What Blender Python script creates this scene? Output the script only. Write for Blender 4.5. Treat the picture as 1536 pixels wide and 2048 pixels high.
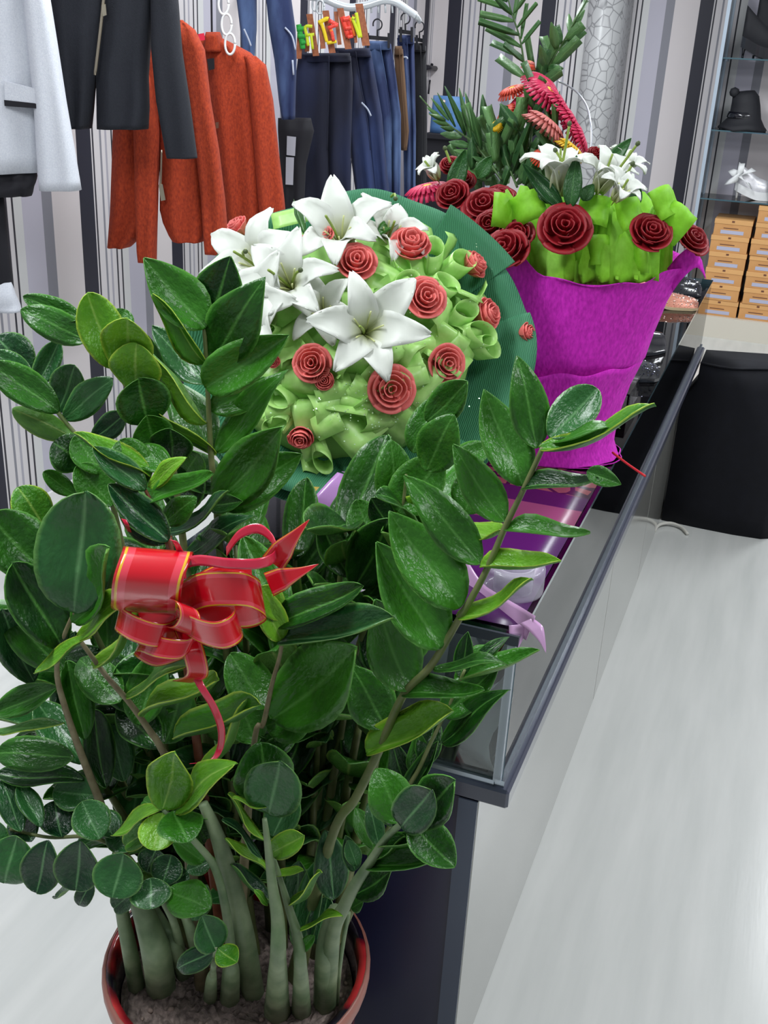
import bpy, bmesh, math, random
from mathutils import Vector, Matrix
V = Vector
for o in list(bpy.data.objects): bpy.data.objects.remove(o)
scene = bpy.context.scene
C = scene.collection
rnd = random.Random(7)
PI = math.pi

# ---------------------------------------------------------------- camera
F_PX, PITCH, ROLL, AZ, H = 2126.0, math.radians(23.4), math.radians(3.04), math.radians(19.8), 1.6
def _rz(v):
    c, s = math.cos(AZ), math.sin(AZ)
    return V((c*v[0]-s*v[1], s*v[0]+c*v[1], v[2]))
_F = V((0, math.cos(PITCH), -math.sin(PITCH))); _R = V((1, 0, 0)); _U = V((0, math.sin(PITCH), math.cos(PITCH)))
_R, _U = math.cos(ROLL)*_R+math.sin(ROLL)*_U, -math.sin(ROLL)*_R+math.cos(ROLL)*_U
FW, RT, UP = _rz(_F), _rz(_R), _rz(_U)
EYE = V((0, 0, H))
cam = bpy.data.cameras.new('camera'); cam.sensor_fit = 'VERTICAL'; cam.sensor_height = 24.0
cam.lens = F_PX*24.0/2048.0; cam.clip_start = 0.02; cam.clip_end = 60
camo = bpy.data.objects.new('camera', cam); C.objects.link(camo)
m = Matrix((RT, UP, -FW)).transposed().to_4x4(); m.translation = EYE
camo.matrix_world = m
scene.camera = camo

# ---------------------------------------------------------------- world, lights, exposure
w = bpy.data.worlds.new('shop_ambient'); scene.world = w; w.use_nodes = True
w.node_tree.nodes['Background'].inputs[0].default_value = (0.86, 0.93, 1.0, 1)
w.node_tree.nodes['Background'].inputs[1].default_value = 0.3
def area(name, loc, sx, sy, power, col=(0.93, 0.97, 1.0), rot=(0, 0, 0)):
    l = bpy.data.lights.new(name, 'AREA'); l.shape = 'RECTANGLE'; l.size = sx; l.size_y = sy
    l.energy = power; l.color = col
    o = bpy.data.objects.new(name, l); C.objects.link(o); o.location = loc; o.rotation_euler = rot
    return o
for (lx, ly, p) in ((-1.3, 0.6, 40), (0.9, 0.6, 27), (-1.3, 2.9, 34), (0.9, 2.9, 34), (-1.3, 5.3, 40), (0.9, 5.3, 36)):
    area('ceiling_tube_light', (lx, ly, 2.72), 0.3, 1.2, p)
scene.view_settings.view_transform = 'Standard'
scene.view_settings.look = 'None'
scene.view_settings.exposure = 0.14
scene.view_settings.gamma = 1.0
scene.view_settings.use_curve_mapping = False

# ---------------------------------------------------------------- pixel helpers (1536 x 2048 frame)
def ray(px, py): return FW + RT*((px-768)/F_PX) - UP*((py-1024)/F_PX)
def atx(px, py, x): d = ray(px, py); return EYE + d*(x/d.x)
def aty(px, py, y): d = ray(px, py); return EYE + d*(y/d.y)
def atz(px, py, z): d = ray(px, py); return EYE + d*((z-H)/d.z)
def att(px, py, t): return EYE + ray(px, py)*t
def depth(p): return (p-EYE).dot(FW)
def mpp(p): return depth(p)/F_PX                      # metres per pixel at a point
CR = {'A': (0, 500, 2.56), 'B': (0, 1000, 2.363), 'C': (500, 900, 2.048), 'D': (0, 1450, 3.072), 'E': (400, 1450, 2.56),
      'G': (850, 350, 2.56), 'H': (400, 380, 2.259), 'K': (800, 0, 3.072), 'P': (0, 0, 1.0)}
def cr(k, x, y): ox, oy, s = CR[k]; return ox+x/s, oy+y/s

# ---------------------------------------------------------------- materials
def srgb(r, g, b):
    f = lambda c: (c/255/12.92) if c/255 <= 0.04045 else ((c/255+0.055)/1.055)**2.4
    return (f(r), f(g), f(b), 1)
MATS = {}
class NT:
    def __init__(s, name):
        s.m = bpy.data.materials.new(name); s.m.use_nodes = True; s.t = s.m.node_tree
        s.b = s.t.nodes['Principled BSDF']; s.out = s.t.nodes['Material Output']
    def n(s, typ, **kw):
        x = s.t.nodes.new(typ)
        for k, v in kw.items():
            if hasattr(x, k) and k not in ('inputs',): setattr(x, k, v)
        return x
    def l(s, a, b): s.t.links.new(a, b)
    def ramp(s, stops, interp='LINEAR'):
        r = s.n('ShaderNodeValToRGB'); cr_ = r.color_ramp; cr_.interpolation = interp
        while len(cr_.elements) > 1: cr_.elements.remove(cr_.elements[-1])
        cr_.elements[0].position = stops[0][0]; cr_.elements[0].color = stops[0][1]
        for p, c in stops[1:]:
            e = cr_.elements.new(p); e.color = c
        return r
def basic(name, col, rough=0.5, metal=0.0, spec=0.5, noise=None, nscale=30, bump=0, bscale=200, coat=0, sheen=0, transl=0, rndv=0.0, alpha=None, bstretch=(1, 1, 1)):
    if name in MATS: return MATS[name]
    k = NT(name); b = k.b
    b.inputs['Roughness'].default_value = rough; b.inputs['Metallic'].default_value = metal
    b.inputs['Specular IOR Level'].default_value = spec
    b.inputs['Coat Weight'].default_value = coat; b.inputs['Coat Roughness'].default_value = 0.08
    b.inputs['Sheen Weight'].default_value = sheen
    src = None
    tc = k.n('ShaderNodeTexCoord')
    if noise:
        nz = k.n('ShaderNodeTexNoise'); nz.inputs['Scale'].default_value = nscale; nz.inputs['Detail'].default_value = 4
        mp0 = k.n('ShaderNodeMapping'); mp0.inputs['Scale'].default_value = bstretch
        k.l(tc.outputs['Object'], mp0.inputs[0]); k.l(mp0.outputs[0], nz.inputs['Vector'])
        r = k.ramp([(0.3, col), (0.7, noise)]); k.l(nz.outputs['Fac'], r.inputs[0]); src = r.outputs[0]
    else:
        rg = k.n('ShaderNodeRGB'); rg.outputs[0].default_value = col; src = rg.outputs[0]
    if rndv:
        oi = k.n('ShaderNodeObjectInfo'); hs = k.n('ShaderNodeHueSaturation')
        mr = k.n('ShaderNodeMapRange'); mr.inputs[3].default_value = 1-rndv; mr.inputs[4].default_value = 1+rndv
        k.l(oi.outputs['Random'], mr.inputs[0]); k.l(mr.outputs[0], hs.inputs['Value']); k.l(src, hs.inputs['Color']); src = hs.outputs[0]
    k.l(src, b.inputs['Base Color'])
    if bump:
        nz2 = k.n('ShaderNodeTexNoise'); nz2.inputs['Scale'].default_value = bscale; nz2.inputs['Detail'].default_value = 3
        mp = k.n('ShaderNodeMapping'); mp.inputs['Scale'].default_value = bstretch
        k.l(tc.outputs['Object'], mp.inputs[0]); k.l(mp.outputs[0], nz2.inputs['Vector'])
        bp = k.n('ShaderNodeBump'); bp.inputs['Strength'].default_value = bump; bp.inputs['Distance'].default_value = 0.002
        k.l(nz2.outputs['Fac'], bp.inputs['Height']); k.l(bp.outputs[0], b.inputs['Normal'])
    sh = b.outputs[0]
    if transl:
        tr = k.n('ShaderNodeBsdfTranslucent'); k.l(src, tr.inputs[0])
        mx = k.n('ShaderNodeMixShader'); mx.inputs[0].default_value = transl
        k.l(sh, mx.inputs[1]); k.l(tr.outputs[0], mx.inputs[2]); sh = mx.outputs[0]
    if alpha is not None:
        ta = k.n('ShaderNodeBsdfTransparent'); mx = k.n('ShaderNodeMixShader'); mx.inputs[0].default_value = alpha
        k.l(ta.outputs[0], mx.inputs[1]); k.l(sh, mx.inputs[2]); sh = mx.outputs[0]
    k.l(sh, k.out.inputs[0])
    MATS[name] = k.m
    return k.m
def leaf_mat(name, dark, light, rib, edge, rough=0.31, transl=0.14, coat=0.1):
    """colour from the mesh attribute 'lf' (x: 0 midrib..1 margin, y: along) plus a per-leaf random shift"""
    k = NT(name); b = k.b
    at = k.n('ShaderNodeAttribute'); at.attribute_name = 'lf'
    sp = k.n('ShaderNodeSeparateColor'); k.l(at.outputs['Color'], sp.inputs[0])
    tc = k.n('ShaderNodeTexCoord'); nz = k.n('ShaderNodeTexNoise'); nz.inputs['Scale'].default_value = 4; nz.inputs['Detail'].default_value = 3
    k.l(tc.outputs['Object'], nz.inputs['Vector'])
    oi = k.n('ShaderNodeObjectInfo')
    ad = k.n('ShaderNodeMath', operation='ADD'); k.l(nz.outputs['Fac'], ad.inputs[0]); k.l(oi.outputs['Random'], ad.inputs[1])
    base = k.ramp([(0.35, dark), (1.35/1.5, light)]); mu = k.n('ShaderNodeMath', operation='MULTIPLY'); mu.inputs[1].default_value = 0.667
    k.l(ad.outputs[0], mu.inputs[0]); k.l(mu.outputs[0], base.inputs[0])
    rr = k.ramp([(0.0, (1, 1, 1, 1)), (0.09, (0, 0, 0, 1))]); k.l(sp.outputs[0], rr.inputs[0])
    m1 = k.n('ShaderNodeMix', data_type='RGBA'); k.l(rr.outputs[0], m1.inputs[0]); k.l(base.outputs[0], m1.inputs[6]); m1.inputs[7].default_value = rib
    re = k.ramp([(0.88, (0, 0, 0, 1)), (1.0, (1, 1, 1, 1))]); k.l(sp.outputs[0], re.inputs[0])
    m2 = k.n('ShaderNodeMix', data_type='RGBA'); k.l(re.outputs[0], m2.inputs[0]); k.l(m1.outputs[2], m2.inputs[6]); m2.inputs[7].default_value = edge
    k.l(m2.outputs[2], b.inputs['Base Color']); b.inputs['Roughness'].default_value = rough
    b.inputs['Coat Weight'].default_value = coat; b.inputs['Coat Roughness'].default_value = 0.12; b.inputs['Specular IOR Level'].default_value = 0.4
    n2 = k.n('ShaderNodeTexNoise'); n2.inputs['Scale'].default_value = 14; k.l(tc.outputs['Object'], n2.inputs['Vector'])
    bp = k.n('ShaderNodeBump'); bp.inputs['Strength'].default_value = 0.25; bp.inputs['Distance'].default_value = 0.01
    k.l(n2.outputs['Fac'], bp.inputs['Height']); k.l(bp.outputs[0], b.inputs['Normal'])
    tr = k.n('ShaderNodeBsdfTranslucent'); k.l(m2.outputs[2], tr.inputs[0])
    mx = k.n('ShaderNodeMixShader'); mx.inputs[0].default_value = transl
    k.l(b.outputs[0], mx.inputs[1]); k.l(tr.outputs[0], mx.inputs[2]); k.l(mx.outputs[0], k.out.inputs[0])
    return k.m
def glass_mat(name, tint=(0.93, 0.97, 0.96, 1), ior=1.5, boost=1.0):
    k = NT(name)
    fr = k.n('ShaderNodeFresnel'); fr.inputs[0].default_value = ior
    tr = k.n('ShaderNodeBsdfTransparent'); tr.inputs[0].default_value = tint
    gl = k.n('ShaderNodeBsdfGlossy'); gl.inputs['Roughness'].default_value = 0.02
    mx = k.n('ShaderNodeMixShader')
    mu = k.n('ShaderNodeMath', operation='MULTIPLY'); mu.inputs[1].default_value = boost; mu.use_clamp = True
    k.l(fr.outputs[0], mu.inputs[0]); k.l(mu.outputs[0], mx.inputs[0])
    k.l(tr.outputs[0], mx.inputs[1]); k.l(gl.outputs[0], mx.inputs[2]); k.l(mx.outputs[0], k.out.inputs[0])
    return k.m
def stripe_mat(name, axis, origin, period):
    k = NT(name); tc = k.n('ShaderNodeTexCoord'); se = k.n('ShaderNodeSeparateXYZ'); k.l(tc.outputs['Object'], se.inputs[0])
    su = k.n('ShaderNodeMath', operation='SUBTRACT'); su.inputs[1].default_value = origin; k.l(se.outputs[axis], su.inputs[0])
    dv = k.n('ShaderNodeMath', operation='DIVIDE'); dv.inputs[1].default_value = period; k.l(su.outputs[0], dv.inputs[0])
    fr = k.n('ShaderNodeMath', operation='FRACT'); k.l(dv.outputs[0], fr.inputs[0])
    bk, wh, li, gy, lg, dk = srgb(26, 26, 42), srgb(202, 198, 200), srgb(180, 177, 190), srgb(128, 128, 137), srgb(160, 158, 168), srgb(40, 38, 48)
    st = [(0, bk), (.14, wh), (.152, dk), (.166, wh), (.224, gy), (.246, wh), (.28, lg), (.30, wh), (.343, dk), (.357, wh), (.392, dk), (.407, srgb(200, 200, 200)), (.48, li), (.65, gy), (.74, srgb(206, 199, 200))]
    r = k.ramp(st, 'CONSTANT'); k.l(fr.outputs[0], r.inputs[0])
    nz = k.n('ShaderNodeTexNoise'); nz.inputs['Scale'].default_value = 260; k.l(tc.outputs['Object'], nz.inputs['Vector'])
    bp = k.n('ShaderNodeBump'); bp.inputs['Strength'].default_value = .1; bp.inputs['Distance'].default_value = .001
    k.l(nz.outputs['Fac'], bp.inputs['Height']); k.l(bp.outputs[0], k.b.inputs['Normal'])
    k.l(r.outputs[0], k.b.inputs['Base Color']); k.b.inputs['Roughness'].default_value = .55
    return k.m

# ---------------------------------------------------------------- mesh helpers
def mesh(name, verts, faces, mats, smooth=True, midx=None, lf=None):
    me = bpy.data.meshes.new(name); me.from_pydata([tuple(v) for v in verts], [], faces)
    for m_ in (mats if isinstance(mats, (list, tuple)) else [mats]): me.materials.append(m_)
    if midx: me.polygons.foreach_set('material_index', midx)
    if smooth: me.polygons.foreach_set('use_smooth', [True]*len(me.polygons))
    if lf:
        a = me.color_attributes.new('lf', 'FLOAT_COLOR', 'POINT')
        for i, c in enumerate(lf): a.data[i].color = (c[0], c[1], 0, 1)
    me.update(); return me
def link(name, me, parent=None, mat=None):
    """mat: world matrix of the object"""
    o = bpy.data.objects.new(name, me); C.objects.link(o)
    if parent is not None:
        o.parent = parent; o.matrix_parent_inverse = WM[parent.name].inverted()
    mw = mat if mat is not None else Matrix.Identity(4)
    o.matrix_basis = mw; WM[o.name] = mw.copy()
    return o
WM = {}
def tag(o, label=None, cat=None, group=None, kind=None):
    if label: o['label'] = label
    if cat: o['category'] = cat
    if group: o['group'] = group
    if kind: o['kind'] = kind
    return o
def thing(name, label, cat, loc, group=None):
    o = link(name, None, None, Matrix.Translation(V(loc))); o.empty_display_size = .05
    return tag(o, label, cat, group)
def struct(name, me): return tag(link(name, me), kind='structure')
def frame(p, xa, ya, za):
    m_ = Matrix((xa, ya, za)).transposed().to_4x4(); m_.translation = p; return m_
def boxdata(x0, x1, y0, y1, z0, z1):
    v = [(x, y, z) for x in (x0, x1) for y in (y0, y1) for z in (z0, z1)]
    f = [(0, 1, 3, 2), (4, 6, 7, 5), (0, 4, 5, 1), (2, 3, 7, 6), (0, 2, 6, 4), (1, 5, 7, 3)]
    return v, f
def boxmesh(name, a, b, mat, bevel=0.0):
    v, f = boxdata(min(a[0], b[0]), max(a[0], b[0]), min(a[1], b[1]), max(a[1], b[1]), min(a[2], b[2]), max(a[2], b[2]))
    if not bevel: return mesh(name, v, f, mat, False)
    bm = bmesh.new(); vs = [bm.verts.new(p) for p in v]
    for q in f: bm.faces.new([vs[i] for i in q])
    bmesh.ops.bevel(bm, geom=list(bm.edges), offset=bevel, segments=1, affect='EDGES', profile=.5)
    me = bpy.data.meshes.new(name); bm.to_mesh(me); bm.free(); me.materials.append(mat); return me
def box(name, a, b, mat, parent=None, bevel=0.0, mw=None): return link(name, boxmesh(name, a, b, mat, bevel), parent, mw)
def perp(d):
    d = d.normalized(); a = V((0, 0, 1)) if abs(d.z) < .9 else V((1, 0, 0))
    x = d.cross(a).normalized(); return x, d.cross(x).normalized()
def smoothpath(pts, n=5):
    if len(pts) < 3: return [pts[0].lerp(pts[-1], i/n) for i in range(n+1)]
    out = []
    for i in range(len(pts)-1):
        p0 = pts[max(i-1, 0)]; p1 = pts[i]; p2 = pts[i+1]; p3 = pts[min(i+2, len(pts)-1)]
        for j in range(n):
            t = j/n
            out.append(0.5*((2*p1)+(p2-p0)*t+(2*p0-5*p1+4*p2-p3)*t*t+(3*p1-p0-3*p2+p3)*t**3))
    out.append(pts[-1]); return out
def tubedata(path, radii, seg=8, closed=False):
    n = len(path); vs = []; fs = []
    x = None
    for i, p in enumerate(path):
        d = (path[min(i+1, n-1)]-path[max(i-1, 0)])
        if d.length < 1e-9: d = V((0, 0, 1))
        d.normalize()
        if x is None: x, y = perp(d)
        else:
            x = (x-d*x.dot(d)); x = x.normalized() if x.length > 1e-6 else perp(d)[0]; y = d.cross(x)
        r = radii[i] if isinstance(radii, (list, tuple)) else radii
        for s in range(seg):
            a = 2*PI*s/seg; vs.append(p+x*(math.cos(a)*r)+y*(math.sin(a)*r))
    for i in range(n-1):
        for s in range(seg):
            a = i*seg+s; b = i*seg+(s+1) % seg; fs.append((a, b, b+seg, a+seg))
    fs.append(tuple(reversed(range(seg)))); fs.append(tuple(range((n-1)*seg, n*seg)))
    return vs, fs
def tube(name, pts, radii, mat, parent=None, seg=8, n=5, smooth=True):
    path = smoothpath(pts, n)
    if isinstance(radii, (list, tuple)):
        k = len(radii)-1; rr = []
        for i in range(len(path)):
            t = i/(len(path)-1)*k; j = min(int(t), k-1); rr.append(radii[j]+(radii[j+1]-radii[j])*(t-j))
    else: rr = radii
    v, f = tubedata(path, rr, seg); return link(name, mesh(name, v, f, mat, smooth), parent)
def sheetdata(g, th, lfg=None, base=0):
    """closed thin shell from a grid of points g[i][j]"""
    nu, nv = len(g), len(g[0]); top = []; bot = []; lf = []
    for i in range(nu):
        for j in range(nv):
            du = g[min(i+1, nu-1)][j]-g[max(i-1, 0)][j]; dv = g[i][min(j+1, nv-1)]-g[i][max(j-1, 0)]
            nn = dv.cross(du); nn = nn.normalized() if nn.length > 1e-12 else V((0, 0, 1))
            top.append(g[i][j]+nn*(th/2)); bot.append(g[i][j]-nn*(th/2))
            if lfg: lf.append(lfg[i][j])
    N = nu*nv; fs = []; mi = []
    for i in range(nu-1):
        for j in range(nv-1):
            a, b, c, d = i*nv+j, i*nv+j+1, (i+1)*nv+j+1, (i+1)*nv+j
            fs.append((a, b, c, d)); mi.append(0); fs.append((N+d, N+c, N+b, N+a)); mi.append(1)
    def rim(a, b): fs.append((b, a, N+a, N+b)); mi.append(0)
    for j in range(nv-1): rim(j, j+1); rim((nu-1)*nv+j+1, (nu-1)*nv+j)
    for i in range(nu-1): rim((i+1)*nv, i*nv); rim(i*nv+nv-1, (i+1)*nv+nv-1)
    return top+bot, [tuple(x+base for x in q) for q in fs], mi, lf+lf
def sheet(name, g, mat, parent=None, th=0.0008, mats=None, lfg=None, mw=None):
    v, f, mi, lf = sheetdata(g, th, lfg)
    return link(name, mesh(name, v, f, mats or mat, True, mi if mats else None, lf if lfg else None), parent, mw)
def join(parts):
    vs = []; fs = []
    for v, f in parts:
        b = len(vs); vs += list(v); fs += [tuple(i+b for i in q) for q in f]
    return vs, fs
def lathe(profile, seg=32, c=V((0, 0, 0)), cap=True):
    vs = []; fs = []
    for r, z in profile:
        for s in range(seg): a = 2*PI*s/seg; vs.append(c+V((r*math.cos(a), r*math.sin(a), z)))
    for i in range(len(profile)-1):
        for s in range(seg): a = i*seg+s; b = i*seg+(s+1) % seg; fs.append((a, b, b+seg, a+seg))
    if cap: fs.append(tuple(reversed(range(seg)))); fs.append(tuple(range((len(profile)-1)*seg, len(profile)*seg)))
    return vs, fs
def loftdata(rings, cap=True):
    n = len(rings[0]); vs = [p for r in rings for p in r]; fs = []
    for i in range(len(rings)-1):
        for s in range(n): a = i*n+s; b = i*n+(s+1) % n; fs.append((a, b, b+n, a+n))
    if cap: fs.append(tuple(reversed(range(n)))); fs.append(tuple(range((len(rings)-1)*n, len(rings)*n)))
    return vs, fs
def dup(o, parent, mw):
    c = o.copy(); C.objects.link(c); c.parent = parent
    c.matrix_parent_inverse = WM[parent.name].inverted() if parent is not None else Matrix.Identity(4)
    c.matrix_basis = mw; WM[c.name] = mw.copy(); return c
def duptree(root, parent, mw):
    """copy a part and its children, moving it to mw"""
    c = dup(root, parent, mw)
    for ch in list(root.children):
        dup(ch, c, mw @ WM[root.name].inverted() @ WM[ch.name])
    return c
def subdiv_rows(rows, n=4):
    out = []
    for i in range(len(rows)-1):
        for j in range(n):
            t = j/n; out.append(tuple(a+(b-a)*t for a, b in zip(rows[i], rows[i+1])))
    out.append(rows[-1]); return out

# ================================================================= THE ROOM
XW, YB, YB2 = -2.41, 7.15, 7.5
floor_m = basic('floor_vinyl', srgb(192, 194, 191), .24, noise=srgb(205, 206, 203), nscale=3, bump=.05, bscale=30, coat=.3, bstretch=(6, .6, 1))
struct('floor', boxmesh('floor', (-2.6, -2.0, -.1), (3.2, 7.9, 0), floor_m))
struct('ceiling', boxmesh('ceiling', (-2.6, -2.0, 2.8), (3.2, 7.9, 2.9), basic('ceiling_paint', srgb(235, 235, 235), .8)))
wl = stripe_mat('wallpaper_left', 'Y', 3.30, .61); wb = stripe_mat('wallpaper_back', 'X', -2.319, .608); wc = stripe_mat('wallpaper_alcove', 'X', -.80, .59)
struct('wall_left', boxmesh('wall_left', (XW-.1, -2.0, 0), (XW, YB+.1, 2.8), wl))
struct('wall_back', boxmesh('wall_back', (XW, YB, 0), (-1.27, YB+.1, 2.8), wb))
struct('wall_alcove', boxmesh('wall_alcove', (-1.3, YB2, 0), (3.2, YB2+.1, 2.8), wc))
struct('wall_right', boxmesh('wall_right', (3.0, -2.0, 0), (3.1, YB2, 2.8), basic('right_wall_paint', srgb(205, 202, 206), .6)))
struct('baseboard_left', boxmesh('baseboard_left', (XW, -2.0, 0), (XW+.012, YB, .035), basic('baseboard_white', srgb(225, 225, 225), .4)))
# pillar with crackle-pattern covering between the two back walls
k = NT('crackle_silver'); tc = k.n('ShaderNodeTexCoord'); vo = k.n('ShaderNodeTexVoronoi', feature='DISTANCE_TO_EDGE'); vo.inputs['Scale'].default_value = 15
k.l(tc.outputs['Object'], vo.inputs['Vector']); r = k.ramp([(0.0, srgb(120, 122, 124)), (.035, srgb(160, 160, 162)), (.06, srgb(186, 187, 188))]); k.l(vo.outputs['Distance'], r.inputs[0])
k.l(r.outputs[0], k.b.inputs['Base Color']); k.b.inputs['Roughness'].default_value = .35
bp = k.n('ShaderNodeBump'); bp.inputs['Strength'].default_value = .12; bp.inputs['Distance'].default_value = .002; k.l(vo.outputs['Distance'], bp.inputs['Height']); k.l(bp.outputs[0], k.b.inputs['Normal'])
xa, xb = aty(1172, 30, 7.1).x, aty(1243, 30, 7.1).x
prof = [V((xa, 7.5, 0)), V((xa, 7.14, 0)), V((xa+.02, 7.08, 0)), V((xa+.07, 7.04, 0)), V((xa+.13, 7.04, 0)), V((xb-.04, 7.07, 0)), V((xb, 7.13, 0)), V((xb, 7.5, 0))]
v, f = loftdata([[p+V((0, 0, z)) for p in prof] for z in (0, 2.8)])
struct('wall_pillar', mesh('wall_pillar', v, f, k.m))

# ================================================================= GLASS DISPLAY COUNTER
navy = basic('navy_laminate', srgb(18, 20, 50), .32, coat=.1, noise=srgb(25, 28, 62), nscale=4)
slate = basic('slate_edge', srgb(74, 82, 98), .3, metal=.3)
facade_m = basic('grey_gloss_laminate', srgb(136, 136, 131), .14, coat=.5)
gl = glass_mat('pane_glass'); gedge = basic('glass_edge', srgb(70, 98, 108), .1, coat=.8)
ZC, ZT, Y0, Y1, XF, XG, XL = .60, .885, 1.243, 4.13, -.276, -.247, -.80
ct = thing('display_counter', 'long glass-topped display counter with navy end and grey front', 'counter', (XF, Y0, 0))
box('end_panel', (XL, Y0, 0), (XF-.002, Y0+.02, ZC), navy, ct)
box('corner_strip', (XF-.03, Y0-.004, 0), (XF-.001, Y0, ZC), slate, ct)
for i, (a, b) in enumerate(((Y0+.001, 2.532), (2.536, 3.33), (3.334, Y1))):
    box('front_panel', (XF-.018, a, 0), (XF, b, ZC), facade_m, ct, bevel=.0015)
box('back_panel', (XL, Y0+.02, 0), (XL+.018, Y1, ZC), navy, ct)
box('far_panel', (XL+.018, Y1-.018, 0), (XF-.018, Y1, ZC), navy, ct)
box('deck_board', (XL-.01, Y0-.003, ZC), (-.233, Y1+.005, ZC+.032), basic('deck_dark', srgb(56, 60, 76), .25, coat=.4), ct, bevel=.004)
box('cream_lining', (XL+.02, 1.86, ZC+.033), (-.262, Y1-.02, ZC+.036), basic('lining_cream', srgb(196, 190, 176), .6), ct)
box('inner_tray', (XL+.02, Y0+.02, ZC+.033), (-.275, 1.855, ZC+.036), basic('tray_dark', srgb(38, 38, 56), .4), ct)
ZD = ZC+.033
def pane(name, a, b):
    v, f = boxdata(a[0], b[0], a[1], b[1], a[2], b[2])
    dims = [abs(a[i]-b[i]) for i in range(3)]; ax = dims.index(min(dims))
    mi = []
    for q in f:
        ps = [v[i] for i in q]; mi.append(0 if max(p[ax] for p in ps)-min(p[ax] for p in ps) < 1e-9 else 1)
    return link(name, mesh(name, v, f, [gl, gedge], False, mi), ct)
pane('front_glass', (XG-.006, Y0+.012, ZD), (XG, Y1-.004, ZT-.009))
pane('end_glass', (XL+.03, Y0+.008, ZD), (XG-.007, Y0+.014, ZT-.009))
pane('far_glass', (XL+.03, Y1-.012, ZD), (XG-.007, Y1-.006, ZT-.009))
pane('top_glass', (XL+.005, Y0+.002, ZT-.008), (XG+.003, Y1, ZT))
pane('shelf_glass', (XL+.05, 2.6, .752), (XG-.05, Y1-.05, .758))
alu = basic('aluminium', srgb(165, 175, 185), .25, metal=.9)
box('glass_channel', (XG-.010, Y0+.005, ZD-.001), (XG+.004, Y1, ZD+.010), alu, ct)
box('end_channel', (XL+.03, Y0+.004, ZD-.001), (XG-.011, Y0+.018, ZD+.008), alu, ct)
box('top_end_trim', (XL+.005, Y0-.003, ZT-.014), (XG+.003, Y0+.0015, ZT+.001), basic('dark_trim', srgb(45, 50, 62), .3), ct)
box('corner_post', (XG-.012, Y0-.002, ZD+.010), (XG-.001, Y0+.011, ZT-.015), basic('clear_post', srgb(190, 200, 210), .15, alpha=.55), ct)

exec_later = []
# ================================================================= POTTED ZZ PLANT
LT = leaf_mat('leaf_top', srgb(12, 54, 15), srgb(54, 118, 28), srgb(84, 142, 62), srgb(88, 146, 60))
LB = leaf_mat('leaf_underside', srgb(58, 112, 44), srgb(100, 150, 62), srgb(140, 170, 90), srgb(150, 185, 80), .45, .2, 0)
YT = leaf_mat('young_leaf_top', srgb(66, 134, 28), srgb(122, 182, 46), srgb(150, 194, 86), srgb(176, 206, 72), .34, .2, .1)
BT = leaf_mat('blue_green_leaf_top', srgb(12, 54, 28), srgb(48, 104, 50), srgb(96, 146, 92), srgb(100, 146, 76), .3, .1, .2)
def leafmesh(name, kind, mats, droop, fold, seed):
    rr = random.Random(seed); nu, nv = 13, 7; g = []; lf = []
    for i in range(nu):
        u = (1-math.cos(PI*i/(nu-1)))/2
        if kind == 'point': wv = (math.sin(PI*u**.80)**.78)*.5*(1-.10*u) if 0 < u < 1 else .012
        elif kind == 'round': wv = (math.sin(PI*min(u, .999)**1.12)**.5)*.5 if 0 < u < 1 else .015
        else: wv = (math.sin(PI*u**.9)**.62)*.5 if 0 < u < 1 else .012
        row = []; lr = []
        bend = -droop*u*u + .06*math.sin(u*5+seed)
        for j in range(nv):
            s = (j/(nv-1)*2-1); x = s*wv
            z = bend + fold*abs(s)**1.3*wv*.62 + .018*math.sin(u*9+s*2+seed)*abs(s)
            row.append(V((x, u, z))); lr.append((abs(s), u))
        g.append(row); lf.append(lr)
    # local axes: x across (unit = leaf width), y along, z normal (unit = leaf length)
    v, f, mi, l2 = sheetdata(g, .011, lf)
    return mesh(name, v, f, mats, True, mi, l2)
LEAVES = {}
for key, top in (('g', LT), ('y', YT), ('b', BT)):
    for sh in ('point', 'oval', 'round'):
        LEAVES[key, sh] = [leafmesh('zz_leaf', sh, [top, LB], d, fo, sd) for d, fo, sd in ((.05, .35, 1), (.14, .55, 2), (-.08, .25, 3), (.10, .10, 4))]
pot_c = V((-.553, 1.018, 0)); ZR, ZS = .40, .342
plant = thing('potted_plant', 'tall glossy green zz plant growing in a red mottled pot', 'potted plant', pot_c)
k = NT('red_black_glaze'); tc = k.n('ShaderNodeTexCoord'); nz = k.n('ShaderNodeTexNoise'); nz.inputs['Scale'].default_value = 13; nz.inputs['Detail'].default_value = 2
k.l(tc.outputs['Object'], nz.inputs['Vector']); r = k.ramp([(.44, srgb(22, 14, 30)), (.52, srgb(130, 18, 32)), (.62, srgb(190, 48, 50))]); k.l(nz.outputs['Fac'], r.inputs[0])
k.l(r.outputs[0], k.b.inputs['Base Color']); k.b.inputs['Roughness'].default_value = .25; k.b.inputs['Coat Weight'].default_value = .5
glaze = k.m
v, f = lathe([(.125, 0), (.135, .02), (.165, .22), (.178, .36), (.186, .385), (.188, .397), (.184, .401), (.174, .398), (.170, .37), (.1675, .32), (.02, .315)], 48)
link('pot', mesh('pot', v, f, glaze), plant, Matrix.Translation(pot_c))
v, f = lathe([(.1885, .375), (.1905, .385), (.1905, .395), (.187, .4025), (.1845, .4015)], 48, cap=False)
link('pot_rim', mesh('pot_rim', v, f, basic('rim_tan', srgb(150, 96, 84), .4)), plant, Matrix.Translation(pot_c))
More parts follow.
